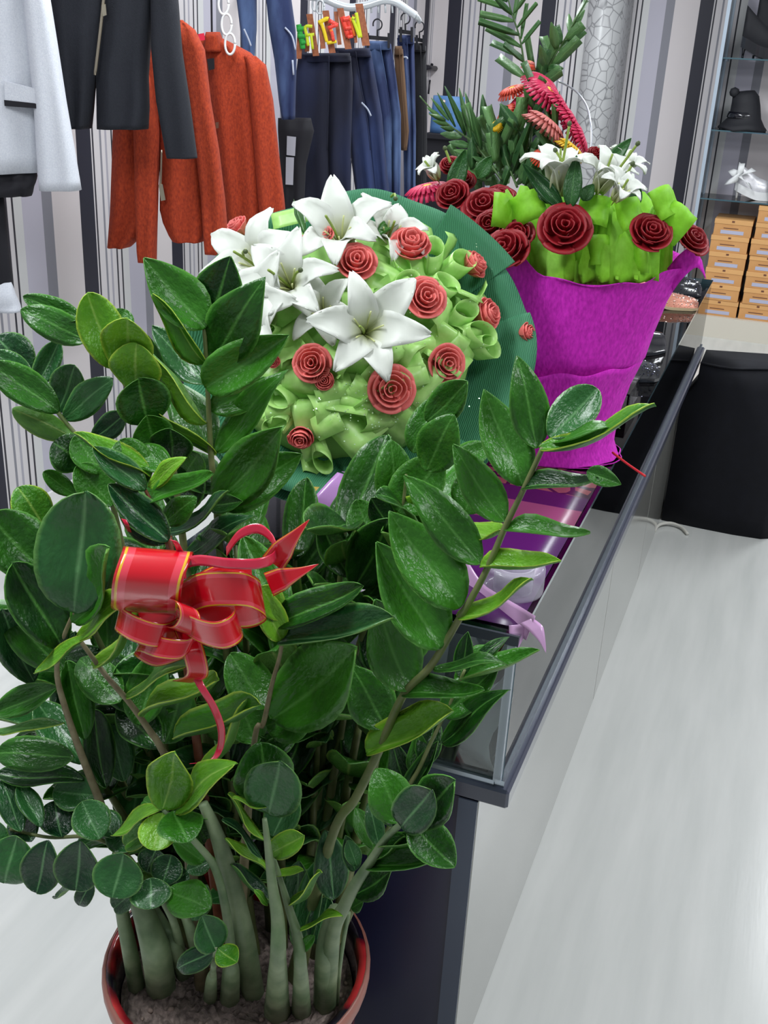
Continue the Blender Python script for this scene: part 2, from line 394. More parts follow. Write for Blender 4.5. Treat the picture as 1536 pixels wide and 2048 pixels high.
# soil
rs = random.Random(3); vs = []; fs = []; NS, MS = 34, 72
for i in range(NS):
    rr_ = .1665*i/(NS-1)
    for s in range(MS):
        a = 2*PI*s/MS; hgt = .016*(1-(i/(NS-1))**2)+rs.uniform(-.004, .004)
        vs.append(V((rr_*math.cos(a), rr_*math.sin(a), ZS+hgt)))
for i in range(NS-1):
    for s in range(MS): a = i*MS+s; b = i*MS+(s+1) % MS; fs.append((a, b, b+MS, a+MS))
soil_m = basic('potting_soil', srgb(92, 80, 76), .95, noise=srgb(158, 142, 134), nscale=120, bump=1, bscale=300)
link('soil', mesh('soil', vs, fs, soil_m, False), plant, Matrix.Translation(pot_c))
peb = mesh('soil_pebble', *lathe([(.001, -.5), (.4, -.3), (.5, 0), (.35, .35), (.001, .5)], 6), basic('pebble', srgb(150, 132, 122), .9))
pb2 = mesh('soil_pebble', *lathe([(.001, -.5), (.4, -.3), (.5, 0), (.35, .35), (.001, .5)], 6), basic('pebble_yellow', srgb(190, 160, 80), .8))
for i in range(70):
    a = rs.uniform(0, 2*PI); q = .16*math.sqrt(rs.random()); s = rs.uniform(.004, .011)
    link('pebble', pb2 if i % 14 == 0 else peb, plant, Matrix.Translation(pot_c+V((q*math.cos(a), q*math.sin(a), ZS+.016*(1-(q/.1665)**2)+.002))) @ Matrix.Rotation(rs.uniform(0, 6), 4, 'Z') @ Matrix.Diagonal((s, s*.8, s*.7, 1)))
stem_m = basic('stem_green_grey', srgb(84, 108, 72), .5, noise=srgb(132, 148, 112), nscale=25, bump=.2, bscale=80)
stem_old = basic('stem_brown_grey', srgb(112, 98, 72), .6, noise=srgb(140, 132, 100), nscale=60)
stem_red = basic('stem_reddish', srgb(118, 62, 44), .5, noise=srgb(140, 84, 56), nscale=50)
stem_mid = basic('stem_olive', srgb(86, 104, 52), .5, noise=srgb(120, 124, 80), nscale=40)
def soilpt(dx, dy): return V((pot_c.x+dx, pot_c.y+dy, ZS+.006))
def stem(crop, pts, ys, rpx, base=None, rbase=None, mat=stem_mid):
    """pts in crop pixels from top to bottom; ys depth planes; rpx radii in image px; base: soil point"""
    P = []; n = len(pts)
    ys = ys if isinstance(ys, (list, tuple)) else [ys]*n
    R = []
    for i, (x, y) in enumerate(pts):
        p = aty(*cr(crop, x, y), ys[i]); P.append(p)
        r_ = rpx[0]+(rpx[1]-rpx[0])*i/max(n-1, 1); R.append(r_*mpp(p))
    if base is not None: P.append(base-V((0, 0, .016))); R.append((rbase or R[-1]*1.8)*.85)
    return tube('stem', P, R, mat, plant, 10, 6)
LCOUNT = [0]
def leafobj(st, pb, pt, wm, nrm, key='g', sh='oval', var=None):
    y = pt-pb; L = y.length; y = y/L; z = (nrm-y*nrm.dot(y)).normalized(); x = y.cross(z)
    LCOUNT[0] += 1; ms = LEAVES[key, sh]; me = ms[(var if var is not None else LCOUNT[0]) % len(ms)]
    return link('leaf', me, st, frame(pb, x*wm, y*L, z*L))
def leaf(st, crop, bx, by, tx, ty, wpx, yb, yt=None, key='g', sh='oval', flip=0, var=None, ratio=.32):
    """leaf from crop pixel base to tip, apparent width in crop px, depth planes yb, yt; flip: 1 shows the underside, 2 tips the other way"""
    yt = yb if yt is None else yt
    pb, pt = aty(*cr(crop, bx, by), yb), aty(*cr(crop, tx, ty), yt)
    mid = (pb+pt)/2; wm = wpx/CR[crop][2]*mpp(mid); L = (pt-pb).length
    wm *= 1.26 if wm > .3*L else 1.0; W = max(wm*1.02, ratio*L); phi = math.acos(min(1, wm/W)); ax = (pt-pb).normalized(); vv = (EYE-mid).normalized(); vv = (vv-ax*vv.dot(ax)).normalized()
    c = [Matrix.Rotation(s*phi, 3, ax) @ vv for s in (1, -1)]; c.sort(key=lambda q: -q.z)
    n = c[1] if flip == 2 else c[0]
    if flip == 1: n = -c[0]
    return leafobj(st, pb, pt, W, n, key, sh, var)
def leaves(st, crop, rows, **kw):
    for q in rows:
        a = dict(kw); 
        if len(q) > 7 and isinstance(q[7], dict): a.update(q[7])
        leaf(st, crop, *q[:7], **a)
D = dict
# --- hidden back stems that fill the middle of the plant
def auto_stem(px, py, y, base, n, Lm, seed, key='g', sh='oval', bow=.05):
    rr = random.Random(seed); top = aty(px, py, y); mid = base.lerp(top, .55)+V((0, 0, .0))+(top-base).cross(V((0, 0, 1)))*bow
    path = smoothpath([base, mid, top], 14); st = tube('stem', [base, mid, top], [.011, .006, .003], stem_mid, plant, 8, 6)
    m_ = len(path)-1; side = perp(top-base)[0]
    for i in range(n):
        t = .30+.70*i/(n-1); p = path[min(int(t*m_), m_)]; d = (path[min(int(t*m_)+1, m_)]-path[max(int(t*m_)-1, 0)]).normalized()
        for s in (-1, 1):
            sd = (Matrix.Rotation(rr.uniform(-.5, .5), 3, d) @ side)*s
            dr = (sd*rr.uniform(.75, 1)+d*rr.uniform(.45, .9)+V((0, 0, rr.uniform(-.1, .25)))).normalized()
            L = Lm*rr.uniform(.8, 1.12); q = p+dr*L
            if p.y < 1.2 and q.y > 1.215 and q.z < .93: q.y = 1.215
            nr = (d*.6+(EYE-p).normalized()*.55+V((0, 0, .45))+V((rr.uniform(-.3, .3),)*3)).normalized()
            leafobj(st, p, q, L*rr.uniform(.44, .52), nr, key, sh)
    return st
for i, (px, py, y, bx, by, n, L, key) in enumerate(((150, 1180, 1.10, -.08, .08, 7, .125, 'g'), (300, 1120, 1.14, -.05, .10, 8, .13, 'g'), (470, 1090, 1.15, .0, .11, 8, .13, 'g'), (590, 1120, 1.15, .03, .12, 8, .13, 'g'),
        (690, 1060, 1.16, .05, .11, 8, .13, 'g'), (770, 1180, 1.14, .08, .09, 7, .125, 'g'), (380, 1260, 1.06, -.02, .06, 6, .12, 'g'), (560, 1330, 1.08, .03, .08, 6, .12, 'g'), (250, 1390, 1.06, -.06, .05, 6, .11, 'b'),
        (640, 1420, 1.12, .06, .1, 5, .11, 'b'), (60, 1250, 1.06, -.1, .05, 6, .13, 'g'), (450, 1480, 1.05, .0, .05, 5, .10, 'b'), (130, 1450, 1.03, -.09, .03, 5, .12, 'b'), (860, 1040, 1.17, .1, .1, 7, .12, 'g'))):
    auto_stem(px, py, y, soilpt(bx, by), n, L, 40+i, key)

# --- S1 tall central stem
s = stem('A', [(1045, 385), (1060, 640), (1072, 900), (1085, 1100), (1115, 1300), (1130, 1600)], 1.10, (4, 8), soilpt(-.01, .06), .013, stem_mid)
leaves(s, 'A', [(1045, 400, 745, 38, 215, 1.10, 1.07), (1055, 400, 1195, 30, 235, 1.10, 1.12), (1078, 575, 1338, 160, 250, 1.10, 1.08), (1068, 570, 768, 245, 105, 1.10, 1.05, D(key='y', flip=2)),
    (1072, 700, 1447, 445, 205, 1.10, 1.09), (1065, 690, 800, 430, 150, 1.10, 1.14, D(key='b')), (1090, 1035, 1450, 610, 170, 1.10, 1.12), (1085, 820, 1430, 660, 150, 1.11, 1.14), (1070, 870, 742, 550, 75, 1.10, 1.06, D(key='y', flip=2)),
    (1112, 1290, 1512, 875, 235, 1.10, 1.08), (1100, 1060, 758, 812, 75, 1.10, 1.06, D(key='y', flip=2)), (1118, 1300, 1530, 1045, 220, 1.11, 1.14), (1090, 1310, 1225, 1285, 90, 1.1, 1.08),
    (870, 1452, 1225, 1282, 85, 1.06, 1.05, D(key='b')), (930, 1560, 1275, 1350, 130, 1.07, 1.06, D(key='b')), (1080, 1040, 870, 640, 190, 1.11, 1.15), (1100, 1260, 900, 1000, 180, 1.11, 1.14)], sh='point')
# --- S2 arching stem with rounded yellow-green leaves
s = stem('A', [(430, 430), (560, 560), (660, 720), (760, 900), (850, 1080), (920, 1350)], [1.04, 1.05, 1.06, 1.07, 1.08, 1.08], (4, 7), soilpt(-.03, .04), .012)
leaves(s, 'A', [(415, 350, 135, 255, 95, 1.05, 1.04, D(sh='oval')), (445, 460, 100, 300, 135, 1.04, 1.02, D(sh='oval')), (580, 600, 455, 225, 185, 1.05, 1.03, D(key='y')), (590, 440, 640, 300, 110, 1.07, 1.09, D(key='g')),
    (640, 640, 670, 322, 215, 1.05, 1.03, D(key='y')), (690, 730, 695, 492, 212, 1.055, 1.03, D(key='y')), (748, 880, 715, 668, 222, 1.06, 1.035), (800, 1030, 760, 862, 170, 1.065, 1.04), (880, 1085, 882, 890, 175, 1.07, 1.05),
    (830, 800, 768, 442, 110, 1.09, 1.08, D(sh='point')), (960, 1130, 1010, 1045, 130, 1.08, 1.07), (905, 1330, 1000, 1090, 170, 1.09, 1.1, D(sh='oval')), (1010, 1300, 940, 1150, 190, 1.09, 1.1)], sh='round', key='g')
# --- S3 dark cluster at the left edge
s = stem('A', [(150, 630), (310, 850), (400, 965), (500, 1150), (600, 1400)], 1.06, (4, 6), soilpt(-.07, .03), .012)
leaves(s, 'A', [(155, 640, -20, 440, 180, 1.06, 1.05), (165, 660, -30, 520, 95, 1.05, 1.03), (190, 700, 297, 468, 100, 1.07, 1.09), (295, 830, 398, 580, 150, 1.07, 1.08), (315, 870, 560, 670, 130, 1.06, 1.06),
    (295, 830, -40, 580, 150, 1.04, 1.0, D(key='g')), (385, 960, 65, 820, 110, 1.05, 1.02, D(key='g', flip=1)), (470, 970, 655, 840, 105, 1.08, 1.1), (437, 1100, 275, 985, 175, 1.05, 1.03, D(sh='round', key='g')), (520, 1150, 390, 945, 140, 1.05, 1.05, D(key='g')),
    (572, 1310, 400, 1100, 155, 1.04, 1.03, D(key='g')), (392, 1255, 215, 1140, 80, 1.04, 1.02, D(key='g')), (242, 1432, 95, 1215, 165, 1.0, .99, D(key='y', sh='round'))], sh='round', key='b')
# --- S4 reddish stem
s = stem('A', [(742, 1225), (790, 1320), (830, 1420), (865, 1530), (900, 1700)], 1.0, (3.5, 6), soilpt(-.03, .02), .012, stem_red)
leaves(s, 'A', [(742, 1230, 478, 1005, 115, 1.0, .98, D(key='b')), (760, 1180, 395, 910, 95, 1.01, .99, D(key='y')), (745, 1200, 610, 985, 170, 1.01, 1.02, D(sh='round')), (750, 1215, 935, 1065, 95, 1.0, .99, D(key='y')), (790, 1300, 1068, 1130, 90, 1.0, .99),
    (855, 1490, 562, 1195, 140, .99, .97, D(key='b')), (850, 1500, 600, 1330, 120, 1.0, .98, D(key='b')), (830, 1400, 1000, 1270, 110, 1.01, 1.02), (880, 1150, 700, 1000, 120, 1.02, 1.03, D(sh='round'))], sh='oval', key='g')
# --- S5a front-left stem with the large leaves
s = stem('B', [(355, 520), (290, 680), (270, 830), (320, 1020), (380, 1190), (470, 1420), (520, 1560)], [.90, .90, .90, .91, .92, .94, .95], (4, 9), soilpt(-.10, -.02), .017, stem_old)
leaves(s, 'B', [(358, 515, 395, -22, 318, .90, .90, D(key='b', var=0)), (355, 580, 612, 222, 165, .90, .87), (345, 640, 592, 448, 110, .90, .87, D(key='y')), (285, 690, 68, 305, 200, .90, .88), (215, 360, -40, 70, 230, .93, .9),
    (160, 860, -20, 490, 160, .92, .89, D(key='b')), (300, 800, 30, 540, 160, .91, .9), (440, 660, 150, 808, 55, .90, .86, D(key='y')), (280, 888, -30, 1000, 110, .91, .88), (305, 1052, -25, 1045, 52, .91, .88, D(key='y', flip=1)),
    (345, 1212, -25, 1190, 135, .92, .89), (400, 1335, -25, 1280, 125, .93, .9), (395, 1130, 325, 760, 120, .93, .96), (500, 1360, 430, 985, 120, .95, .98), (590, 1330, 520, 1060, 130, .98, 1.0, D(key='b')), (390, 1250, 180, 950, 150, .95, .97, D(key='b')), (450, 1400, 250, 1370, 140, .94, .92, D(key='b'))], sh='round', key='g')
# --- S5b grey stem with leaves seen edge-on
s = stem('B', [(360, 640), (420, 720), (505, 835), (610, 955), (700, 1080), (765, 1180), (860, 1400)], [.91, .91, .91, .915, .92, .93, .95], (4, 8), soilpt(-.04, -.03), .015, stem_old)
leaves(s, 'B', [(440, 785, 716, 595, 75, .91, .89), (580, 915, 862, 760, 72, .91, .89), (695, 1045, 1002, 815, 42, .915, .89), (850, 1145, 1186, 935, 90, .92, .90), (955, 1265, 1246, 988, 62, .93, .92)], sh='round', key='y')
leaves(s, 'B', [(560, 950, 370, 740, 150, .93, .96), (750, 1180, 560, 960, 150, .94, .97), (660, 1060, 740, 720, 160, .95, .99), (780, 1150, 880, 850, 170, .96, 1.0), (640, 1000, 480, 700, 150, .97, 1.0)], sh='oval', key='g')
# --- S6 middle stem
s = stem('C', [(132, 720), (125, 830), (90, 960), (55, 1120), (10, 1260)], .96, (3.5, 6), soilpt(.0, -.01), .012, stem_old)
leaves(s, 'C', [(130, 722, 440, 550, 130, .96, .95), (140, 805, 548, 655, 130, .955, .93, D(key='b')), (95, 1100, 500, 790, 260, .965, .95), (55, 1130, 285, 1050, 170, .97, .97), (125, 700, -10, 480, 150, .96, .98), (120, 770, 40, 570, 95, .95, .93, D(key='y')),
    (70, 1060, -80, 850, 150, .97, 1.0), (30, 1200, -60, 1000, 140, .98, 1.0), (30, 1220, 190, 1130, 130, .99, 1.02, D(key='g'))], sh='oval', key='g')
leaf(s, 'B', 1330, 590, 1155, 165, 170, .96, .99, sh='oval'); leaf(s, 'B', 1335, 560, 1215, 395, 110, .955, .93, sh='round', key='y')
# --- S7 right stem reaching over the counter
s = stem('C', [(1200, -10), (1112, 180), (1050, 305), (960, 510), (855, 695), (740, 885), (625, 1010), (520, 1250), (430, 1430), (330, 1600)], [.98, .98, .98, .98, .98, .98, .98, .985, .99, .99], (5.5, 10), soilpt(.07, .04), .018, stem_mid)
leaves(s, 'G', [(578, 1400, 478, 925, 172, .985, 1.0), (492, 1590, 308, 1095, 205, .985, 1.0), (640, 1350, 880, 1085, 175, .99, 1.02, D(key='b', sh='round')), (590, 1405, 1215, 1268, 85, .98, .95, D(key='y')), (640, 1350, 985, 1270, 60, .985, .97, D(key='g')), (510, 1625, 870, 1530, 85, .98, .95), (830, 1520, 1002, 1580, 85, .955, .95)], sh='point', key='g')
leaves(s, 'C', [(1042, 295, 826, -12, 135, .985, 1.0), (950, 465, 636, 100, 150, .985, .99), (852, 645, 576, 250, 205, .98, .98), (772, 808, 530, 380, 205, .98, .98), (652, 985, 498, 605, 190, .98, .99), (560, 1140, 415, 880, 170, .985, 1.0),
    (1048, 345, 1384, 318, 72, .98, .96), (955, 495, 1252, 425, 66, .98, .95, D(key='y')), (850, 685, 1196, 578, 78, .98, .95, D(key='y')), (745, 885, 1042, 855, 58, .98, .96), (640, 1020, 942, 960, 88, .98, .95), (505, 1250, 786, 1052, 118, .985, .95, D(key='y', sh='round')),
    (1040, 330, 860, 355, 60, .99, 1.05, D(key='y'))], sh='point', key='g')
# --- S8 short stem behind S7
s = stem('C', [(880, 900), (800, 1080), (740, 1200), (690, 1310), (600, 1480)], 1.06, (3, 5), soilpt(.1, .06), .010, stem_mid)
leaves(s, 'C', [(770, 1200, 1035, 980, 125, 1.06, 1.04), (800, 1090, 1010, 880, 120, 1.06, 1.08), (850, 960, 1165, 795, 70, 1.06, 1.08), (640, 1380, 570, 1180, 80, 1.07, 1.08), (690, 1350, 690, 1150, 85, 1.07, 1.08), (720, 1290, 760, 1080, 90, 1.07, 1.1), (660, 1420, 750, 1200, 80, 1.06, 1.06),
    (860, 930, 900, 740, 70, 1.06, 1.08), (900, 880, 1060, 760, 60, 1.07, 1.1), (900, 860, 1000, 800, 60, 1.07, 1.1)], sh='point', key='g')
# --- S9 leaves behind, in front of the bouquet foot
s = stem('C', [(640, 100), (620, 260), (560, 450), (480, 700), (400, 1000)], 1.14, (3, 6), soilpt(.06, .1), .012)
leaves(s, 'C', [(610, 250, 780, 30, 170, 1.14, 1.15, D(key='g')), (600, 330, 750, 200, 130, 1.14, 1.14, D(key='y')), (600, 250, 580, -40, 130, 1.14, 1.16), (520, 420, 440, 200, 140, 1.14, 1.16), (400, 520, 290, 290, 110, 1.13, 1.14), (430, 560, 600, 260, 170, 1.12, 1.11), (480, 600, 680, 360, 180, 1.12, 1.11), (880, 260, 960, 60, 140, 1.16, 1.18), (560, 300, 500, 200, 90, 1.13, 1.12)], sh='oval', key='g')
leaves(s, 'G', [(10, 1260, 245, 1050, 150, 1.13, 1.12), (0, 1520, 140, 1235, 190, 1.12, 1.11), (-60, 1420, 60, 1130, 130, 1.14, 1.16), (150, 1480, 330, 1380, 110, 1.15, 1.18)], sh='oval', key='g')
# --- lower rosette R1
s = stem('D', [(1005, 520), (1190, 710), (1320, 880), (1390, 1150), (1420, 1400)], [.86, .88, .90, .91, .92], (5, 11), None, None, stem_m)
leaves(s, 'D', [(1000, 515, 1112, 105, 245, .86, .85, D(key='y', sh='oval')), (1035, 515, 1398, 232, 190, .86, .84, D(key='y', sh='oval')), (1000, 530, 665, 668, 105, .86, .85, D(key='y', sh='point')), (960, 600, 745, 750, 120, .865, .86, D(key='y')), (1000, 540, 945, 772, 190, .86, .83, D(key='y')), (1060, 515, 1150, 705, 225, .86, .82, D(key='g')), (1050, 700, 1260, 840, 110, .88, .9), (1180, 560, 1290, 720, 120, .9, .93), (980, 520, 900, 480, 90, .88, .9)], sh='round', key='g')
# --- thick stem T1
s = stem('E', [(15, 400), (70, 520), (115, 650), (170, 850), (225, 1100)], [.92, .92, .93, .94, .95], (10, 24), atz(*cr('E', 275, 1350), ZS+.012), .020, stem_m)
leaves(s, 'E', [(330, 420, 320, 108, 250, .95, .94, D(key='g')), (360, 440, 400, 205, 240, .93, .91), (380, 560, 470, 340, 150, .94, .95), (335, 600, 110, 380, 40, .93, .92, D(key='y')), (330, 680, 130, 470, 40, .93, .92), (340, 770, 140, 570, 42, .93, .92, D(key='y')), (350, 930, 180, 700, 46, .93, .93), (340, 425, 160, 395, 30, .92, .9, D(key='y'))], sh='round', key='b')
# --- thin bulb stems
s = stem('E', [(330, 480), (350, 640), (372, 830), (398, 1000), (400, 1200)], .88, (5, 17), atz(*cr('E', 395, 1440), ZS+.012), .024, stem_m)
leaves(s, 'E', [(352, 925, 285, 845, 40, .88, .87, D(key='y')), (385, 650, 515, 570, 105, .9, .88, D(key='y')), (390, 780, 520, 735, 40, .9, .9, D(key='y'))], sh='round', key='g')
s = stem('E', [(378, 680), (420, 820), (462, 960), (500, 1090), (515, 1250)], .90, (4, 14), atz(*cr('E', 520, 1430), ZS+.012), .018, stem_m)
leaves(s, 'E', [(460, 915, 662, 800, 42, .9, .88, D(key='y')), (505, 1035, 715, 958, 40, .9, .89, D(key='y')), (520, 1150, 580, 1080, 50, .9, .9)], sh='oval', key='g')
leaves(s, 'E', [(540, 1150, 590, 700, 140, .99, 1.02), (480, 980, 520, 680, 120, 1.0, 1.03), (690, 900, 650, 550, 150, .98, 1.0), (600, 1120, 650, 880, 120, .99, 1.02), (790, 740, 750, 575, 75, .95, .95)], sh='oval', key='b')
# --- E3 rosette over the navy panel
s = stem('E', [(1040, 500), (960, 570), (880, 690), (800, 810), (740, 925), (680, 1080)], [.90, .91, .92, .93, .94, .95], (6, 15), atz(*cr('E', 640, 1400), ZS+.012), .021, stem_m)
leaves(s, 'E', [(1055, 510, 1365, 262, 195, .90, .88, D(sh='round')), (1030, 500, 910, 225, 190, .91, .92), (1045, 510, 1170, 345, 180, .895, .87, D(key='b', sh='round')), (1085, 515, 1300, 715, 170, .90, .87), (985, 520, 880, 270, 90, .92, .94), (920, 620, 865, 400, 80, .93, .95, D(key='b')), (890, 640, 800, 420, 90, .94, .97),
    (880, 740, 1225, 640, 135, .93, .9), (790, 870, 1020, 740, 125, .95, .94), (770, 940, 832, 905, 60, .95, .95), (800, 720, 760, 590, 70, .94, .95, D(key='b')), (930, 640, 1120, 560, 50, .92, .9), (890, 680, 1080, 610, 50, .93, .91)], sh='oval', key='g')
# --- left drooping fan R2
s = stem('D', [(60, 640), (300, 690), (560, 690), (780, 800), (880, 980), (900, 1150)], [.88, .89, .90, .91, .92, .92], (3, 6), None, None, stem_mid)
leaves(s, 'D', [(100, 690, 20, 985, 240, .86, .84), (300, 700, 215, 1045, 200, .865, .84), (500, 700, 455, 1035, 225, .87, .85), (760, 790, 700, 1045, 250, .88, .86), (130, 650, 10, 330, 130, .87, .9), (250, 630, 120, 360, 110, .875, .9), (610, 700, 510, 470, 190, .88, .89), (380, 690, 330, 480, 180, .89, .92), (560, 960, 480, 1118, 90, .89, .88), (480, 1010, 320, 1040, 70, .89, .9, ),
    (700, 700, 620, 520, 140, .9, .92), (820, 770, 700, 640, 160, .9, .92), (-10, 600, -60, 800, 140, .86, .85), (200, 720, 90, 560, 150, .88, .9)], sh='round', key='b')
# --- R3
s = stem('D', [(940, 980), (1000, 1080), (1080, 1250)], [.89, .9, .91], (5, 8), atz(*cr('D', 1130, 1490), ZS+.012), .012, stem_m)
leaves(s, 'D', [(850, 990, 680, 1135, 125, .89, .88), (925, 940, 930, 1135, 205, .89, .865), (1020, 1010, 1275, 1120, 195, .89, .87, D(key='g')), (1000, 980, 1050, 800, 160, .92, .94), (1150, 900, 1290, 830, 100, .93, .95), (1190, 1200, 1300, 960, 110, .92, .93), (900, 900, 960, 760, 140, .92, .95), (1020, 1000, 1150, 900, 150, .92, .94)], sh='round', key='b')
# --- small sprout and bare bulb stems
s = stem('D', [(1325, 1360), (1320, 1430), (1310, 1500)], .87, (4, 6), atz(*cr('D', 1300, 1600), ZS+.012), .008, stem_m)
leaves(s, 'D', [(1320, 1375, 1250, 1182, 170, .87, .865, D(key='b')), (1340, 1375, 1462, 1470, 125, .87, .86, D(key='y')), (1310, 1390, 1075, 1500, 120, .87, .86)], sh='oval', key='b')
for crop, pts, y, rp, bs, rb in (('D', [(735, 1050), (760, 1200), (800, 1400)], .92, (12, 16), (840, 1570), .015), ('D', [(840, 1040), (900, 1200), (960, 1400)], .90, (18, 30), (990, 1570), .026),
        ('D', [(930, 1100), (1010, 1240), (1080, 1380)], .93, (9, 15), (1130, 1500), .014), ('D', [(1312, 1500), (1300, 1560)], .90, (4, 11), (1290, 1640), .013), ('D', [(1400, 1330), (1412, 1420), (1418, 1520)], .92, (5, 18), (1410, 1650), .018),
        ('E', [(700, 950), (655, 1080), (640, 1200)], .97, (18, 20), (640, 1380), .020), ('E', [(760, 960), (735, 1100), (715, 1250)], 1.0, (5, 4), (700, 1400), .004), ('D', [(1130, 1160), (1180, 1290)], .93, (8, 12), (1230, 1450), .011)):
    stem(crop, pts, y, rp, atz(*cr(crop, *bs), ZS+.012), rb, stem_m)

# ================================================================= RED BOW ON THE PLANT
k = NT('red_satin_ribbon'); at = k.n('ShaderNodeAttribute'); at.attribute_name = 'lf'; sp = k.n('ShaderNodeSeparateColor'); k.l(at.outputs['Color'], sp.inputs[0])
r = k.ramp([(0, srgb(196, 10, 30)), (.60, srgb(196, 10, 30)), (.62, srgb(214, 62, 78)), (.82, srgb(214, 62, 78)), (.84, srgb(214, 170, 40)), (.92, srgb(190, 20, 34)), (1, srgb(190, 14, 30))], 'CONSTANT'); k.l(sp.outputs[0], r.inputs[0])
k.l(r.outputs[0], k.b.inputs['Base Color']); k.b.inputs['Roughness'].default_value = .22; k.b.inputs['Coat Weight'].default_value = .5
redm = k.m
pinkred = basic('curling_ribbon', srgb(206, 40, 70), .25, coat=.4)
YBOW = .88
bow = thing('ribbon_bow', 'shiny red ribbon bow with gold edging tied on the plant', 'bow', aty(*cr('B', 900, 560), YBOW))
def strip(name, crop, pts, w0, w1, mat, parent, yd, wdir=None, nv=9, th=.0006, n=7, taper=None, dome=None):
    """ribbon through (x, y, dy) crop points; wdir: fixed 2D width direction in crop px or None = across path; widths in crop px"""
    P = [aty(*cr(crop, x, y), yd+d) for x, y, d in pts]; path = smoothpath(P, n); N = len(path); g = []; lf = []
    for i, p in enumerate(path):
        t = i/(N-1); wv = (w0+(w1-w0)*t)/CR[crop][2]*mpp(p)
        if taper and t > taper: wv *= max(.02, (1-t)/(1-taper))
        d = (path[min(i+1, N-1)]-path[max(i-1, 0)]).normalized()
        if wdir: wd = (RT*wdir[0]-UP*wdir[1]+FW*(wdir[2] if len(wdir) > 2 else 0)).normalized()
        else: wd = d.cross((EYE-p).normalized()).normalized()
        g.append([p+wd*(wv*(j/(nv-1)-.5)) for j in range(nv)]); lf.append([(abs(j/(nv-1)*2-1), t) for j in range(nv)])
    return sheet(name, g, mat, parent, th, None, lf)
bz = [(760, 300, .03), (750, 235, .0), (740, 260, -.025), (700, 380, -.045), (690, 480, -.035), (700, 530, -.01), (800, 545, .02)]
strip('ribbon_loop', 'B', [(x, y, d) for x, y, d in bz], 330, 330, redm, bow, YBOW, (1, .08), 17)
strip('ribbon_loop', 'B', [(850, 480, .0), (950, 430, -.02), (1080, 420, -.03), (1180, 430, -.02), (1245, 480, .01), (1150, 520, .03), (950, 500, .03)], 180, 190, redm, bow, YBOW, (.12, 1, .3), 13)
strip('ribbon_loop', 'B', [(840, 560, .0), (920, 610, -.03), (1030, 640, -.045), (1110, 610, -.03), (1120, 560, .0), (1000, 530, .015), (860, 540, .02)], 150, 150, redm, bow, YBOW-.01, (.25, 1, .4), 13)
strip('ribbon_loop', 'B', [(850, 600, .0), (760, 640, -.03), (640, 610, -.04), (560, 560, -.02), (580, 540, .01), (700, 545, .02), (830, 570, .02)], 130, 130, redm, bow, YBOW, (-.3, 1, .3), 13)
strip('ribbon_loop', 'B', [(940, 620, -.01), (880, 700, -.03), (770, 700, -.035), (680, 670, -.02), (660, 690, .01), (760, 740, .02), (900, 700, .02)], 110, 110, redm, bow, YBOW, (-.5, 1, .2), 13)
strip('ribbon_tail', 'B', [(880, 620, 0), (920, 740, -.02), (930, 830, -.015), (860, 860, 0)], 120, 90, redm, bow, YBOW-.005, (1, .1), 9)
strip('knot', 'B', [(800, 470, -.02), (880, 500, -.035), (900, 570, -.04), (860, 620, -.03), (790, 600, -.01)], 110, 110, redm, bow, YBOW, (1, .4), 9)
strip('curled_ribbon', 'B', [(880, 370, 0), (870, 310, -.01), (940, 285, -.02), (1080, 300, -.035), (1220, 300, -.03), (1300, 265, -.01), (1290, 190, .01), (1220, 135, .015), (1130, 165, .01), (1070, 245, .02)], 55, 48, pinkred, bow, YBOW, (0, 1, .25), 5)
strip('curled_ribbon', 'B', [(860, 260, 0), (830, 200, -.01), (812, 190, -.01)], 36, 20, pinkred, bow, YBOW, (1, .2), 5)
strip('ribbon_tail', 'B', [(1270, 400, .0), (1340, 370, -.01), (1420, 340, -.01), (1505, 303, -.005)], 120, 90, redm, bow, YBOW, None, 7, taper=.3)
strip('ribbon_tail', 'B', [(1290, 300, .0), (1340, 230, -.01), (1400, 160, -.01), (1462, 92, -.005)], 120, 90, redm, bow, YBOW, None, 7, taper=.3)
strip('ribbon_tail', 'B', [(870, 430, .0), (960, 390, -.01), (1060, 350, -.01), (1190, 340, 0)], 90, 120, redm, bow, YBOW+.01, None, 9)
strip('curled_ribbon', 'B', [(900, 780, 0), (950, 880, -.015), (1010, 980, -.01), (1045, 1080, 0), (1040, 1170, .01), (1000, 1230, .0), (910, 1245, -.01)], 40, 30, pinkred, bow, YBOW, (1, -.1), 5)
strip('curled_ribbon', 'B', [(585, 90, .0), (600, 120, .0), (612, 150, .01)], 26, 20, pinkred, bow, YBOW+.08, (1, .2), 5)
strip('curled_ribbon', 'B', [(-30, 680, .0), (10, 684, .0), (50, 690, .01)], 42, 34, basic('pink_ribbon_bit', srgb(226, 110, 150), .3), bow, YBOW+.06, (0, 1), 5)
# ================================================================= FLOWER PROTOTYPES
white_petal = basic('lily_petal', srgb(226, 230, 220), .45, transl=.25, noise=srgb(236, 238, 232), nscale=20)
k = NT('lily_petal_throat'); at = k.n('ShaderNodeAttribute'); at.attribute_name = 'lf'; sp = k.n('ShaderNodeSeparateColor'); k.l(at.outputs['Color'], sp.inputs[0])
r = k.ramp([(0, srgb(190, 205, 110)), (.22, srgb(222, 228, 186)), (.5, srgb(232, 235, 228))]); k.l(sp.outputs[1], r.inputs[0]); k.l(r.outputs[0], k.b.inputs['Base Color'])
k.b.inputs['Roughness'].default_value = .45
tr = k.n('ShaderNodeBsdfTranslucent'); k.l(r.outputs[0], tr.inputs[0]); mx = k.n('ShaderNodeMixShader'); mx.inputs[0].default_value = .25; k.l(k.b.outputs[0], mx.inputs[1]); k.l(tr.outputs[0], mx.inputs[2]); k.l(mx.outputs[0], k.out.inputs[0])
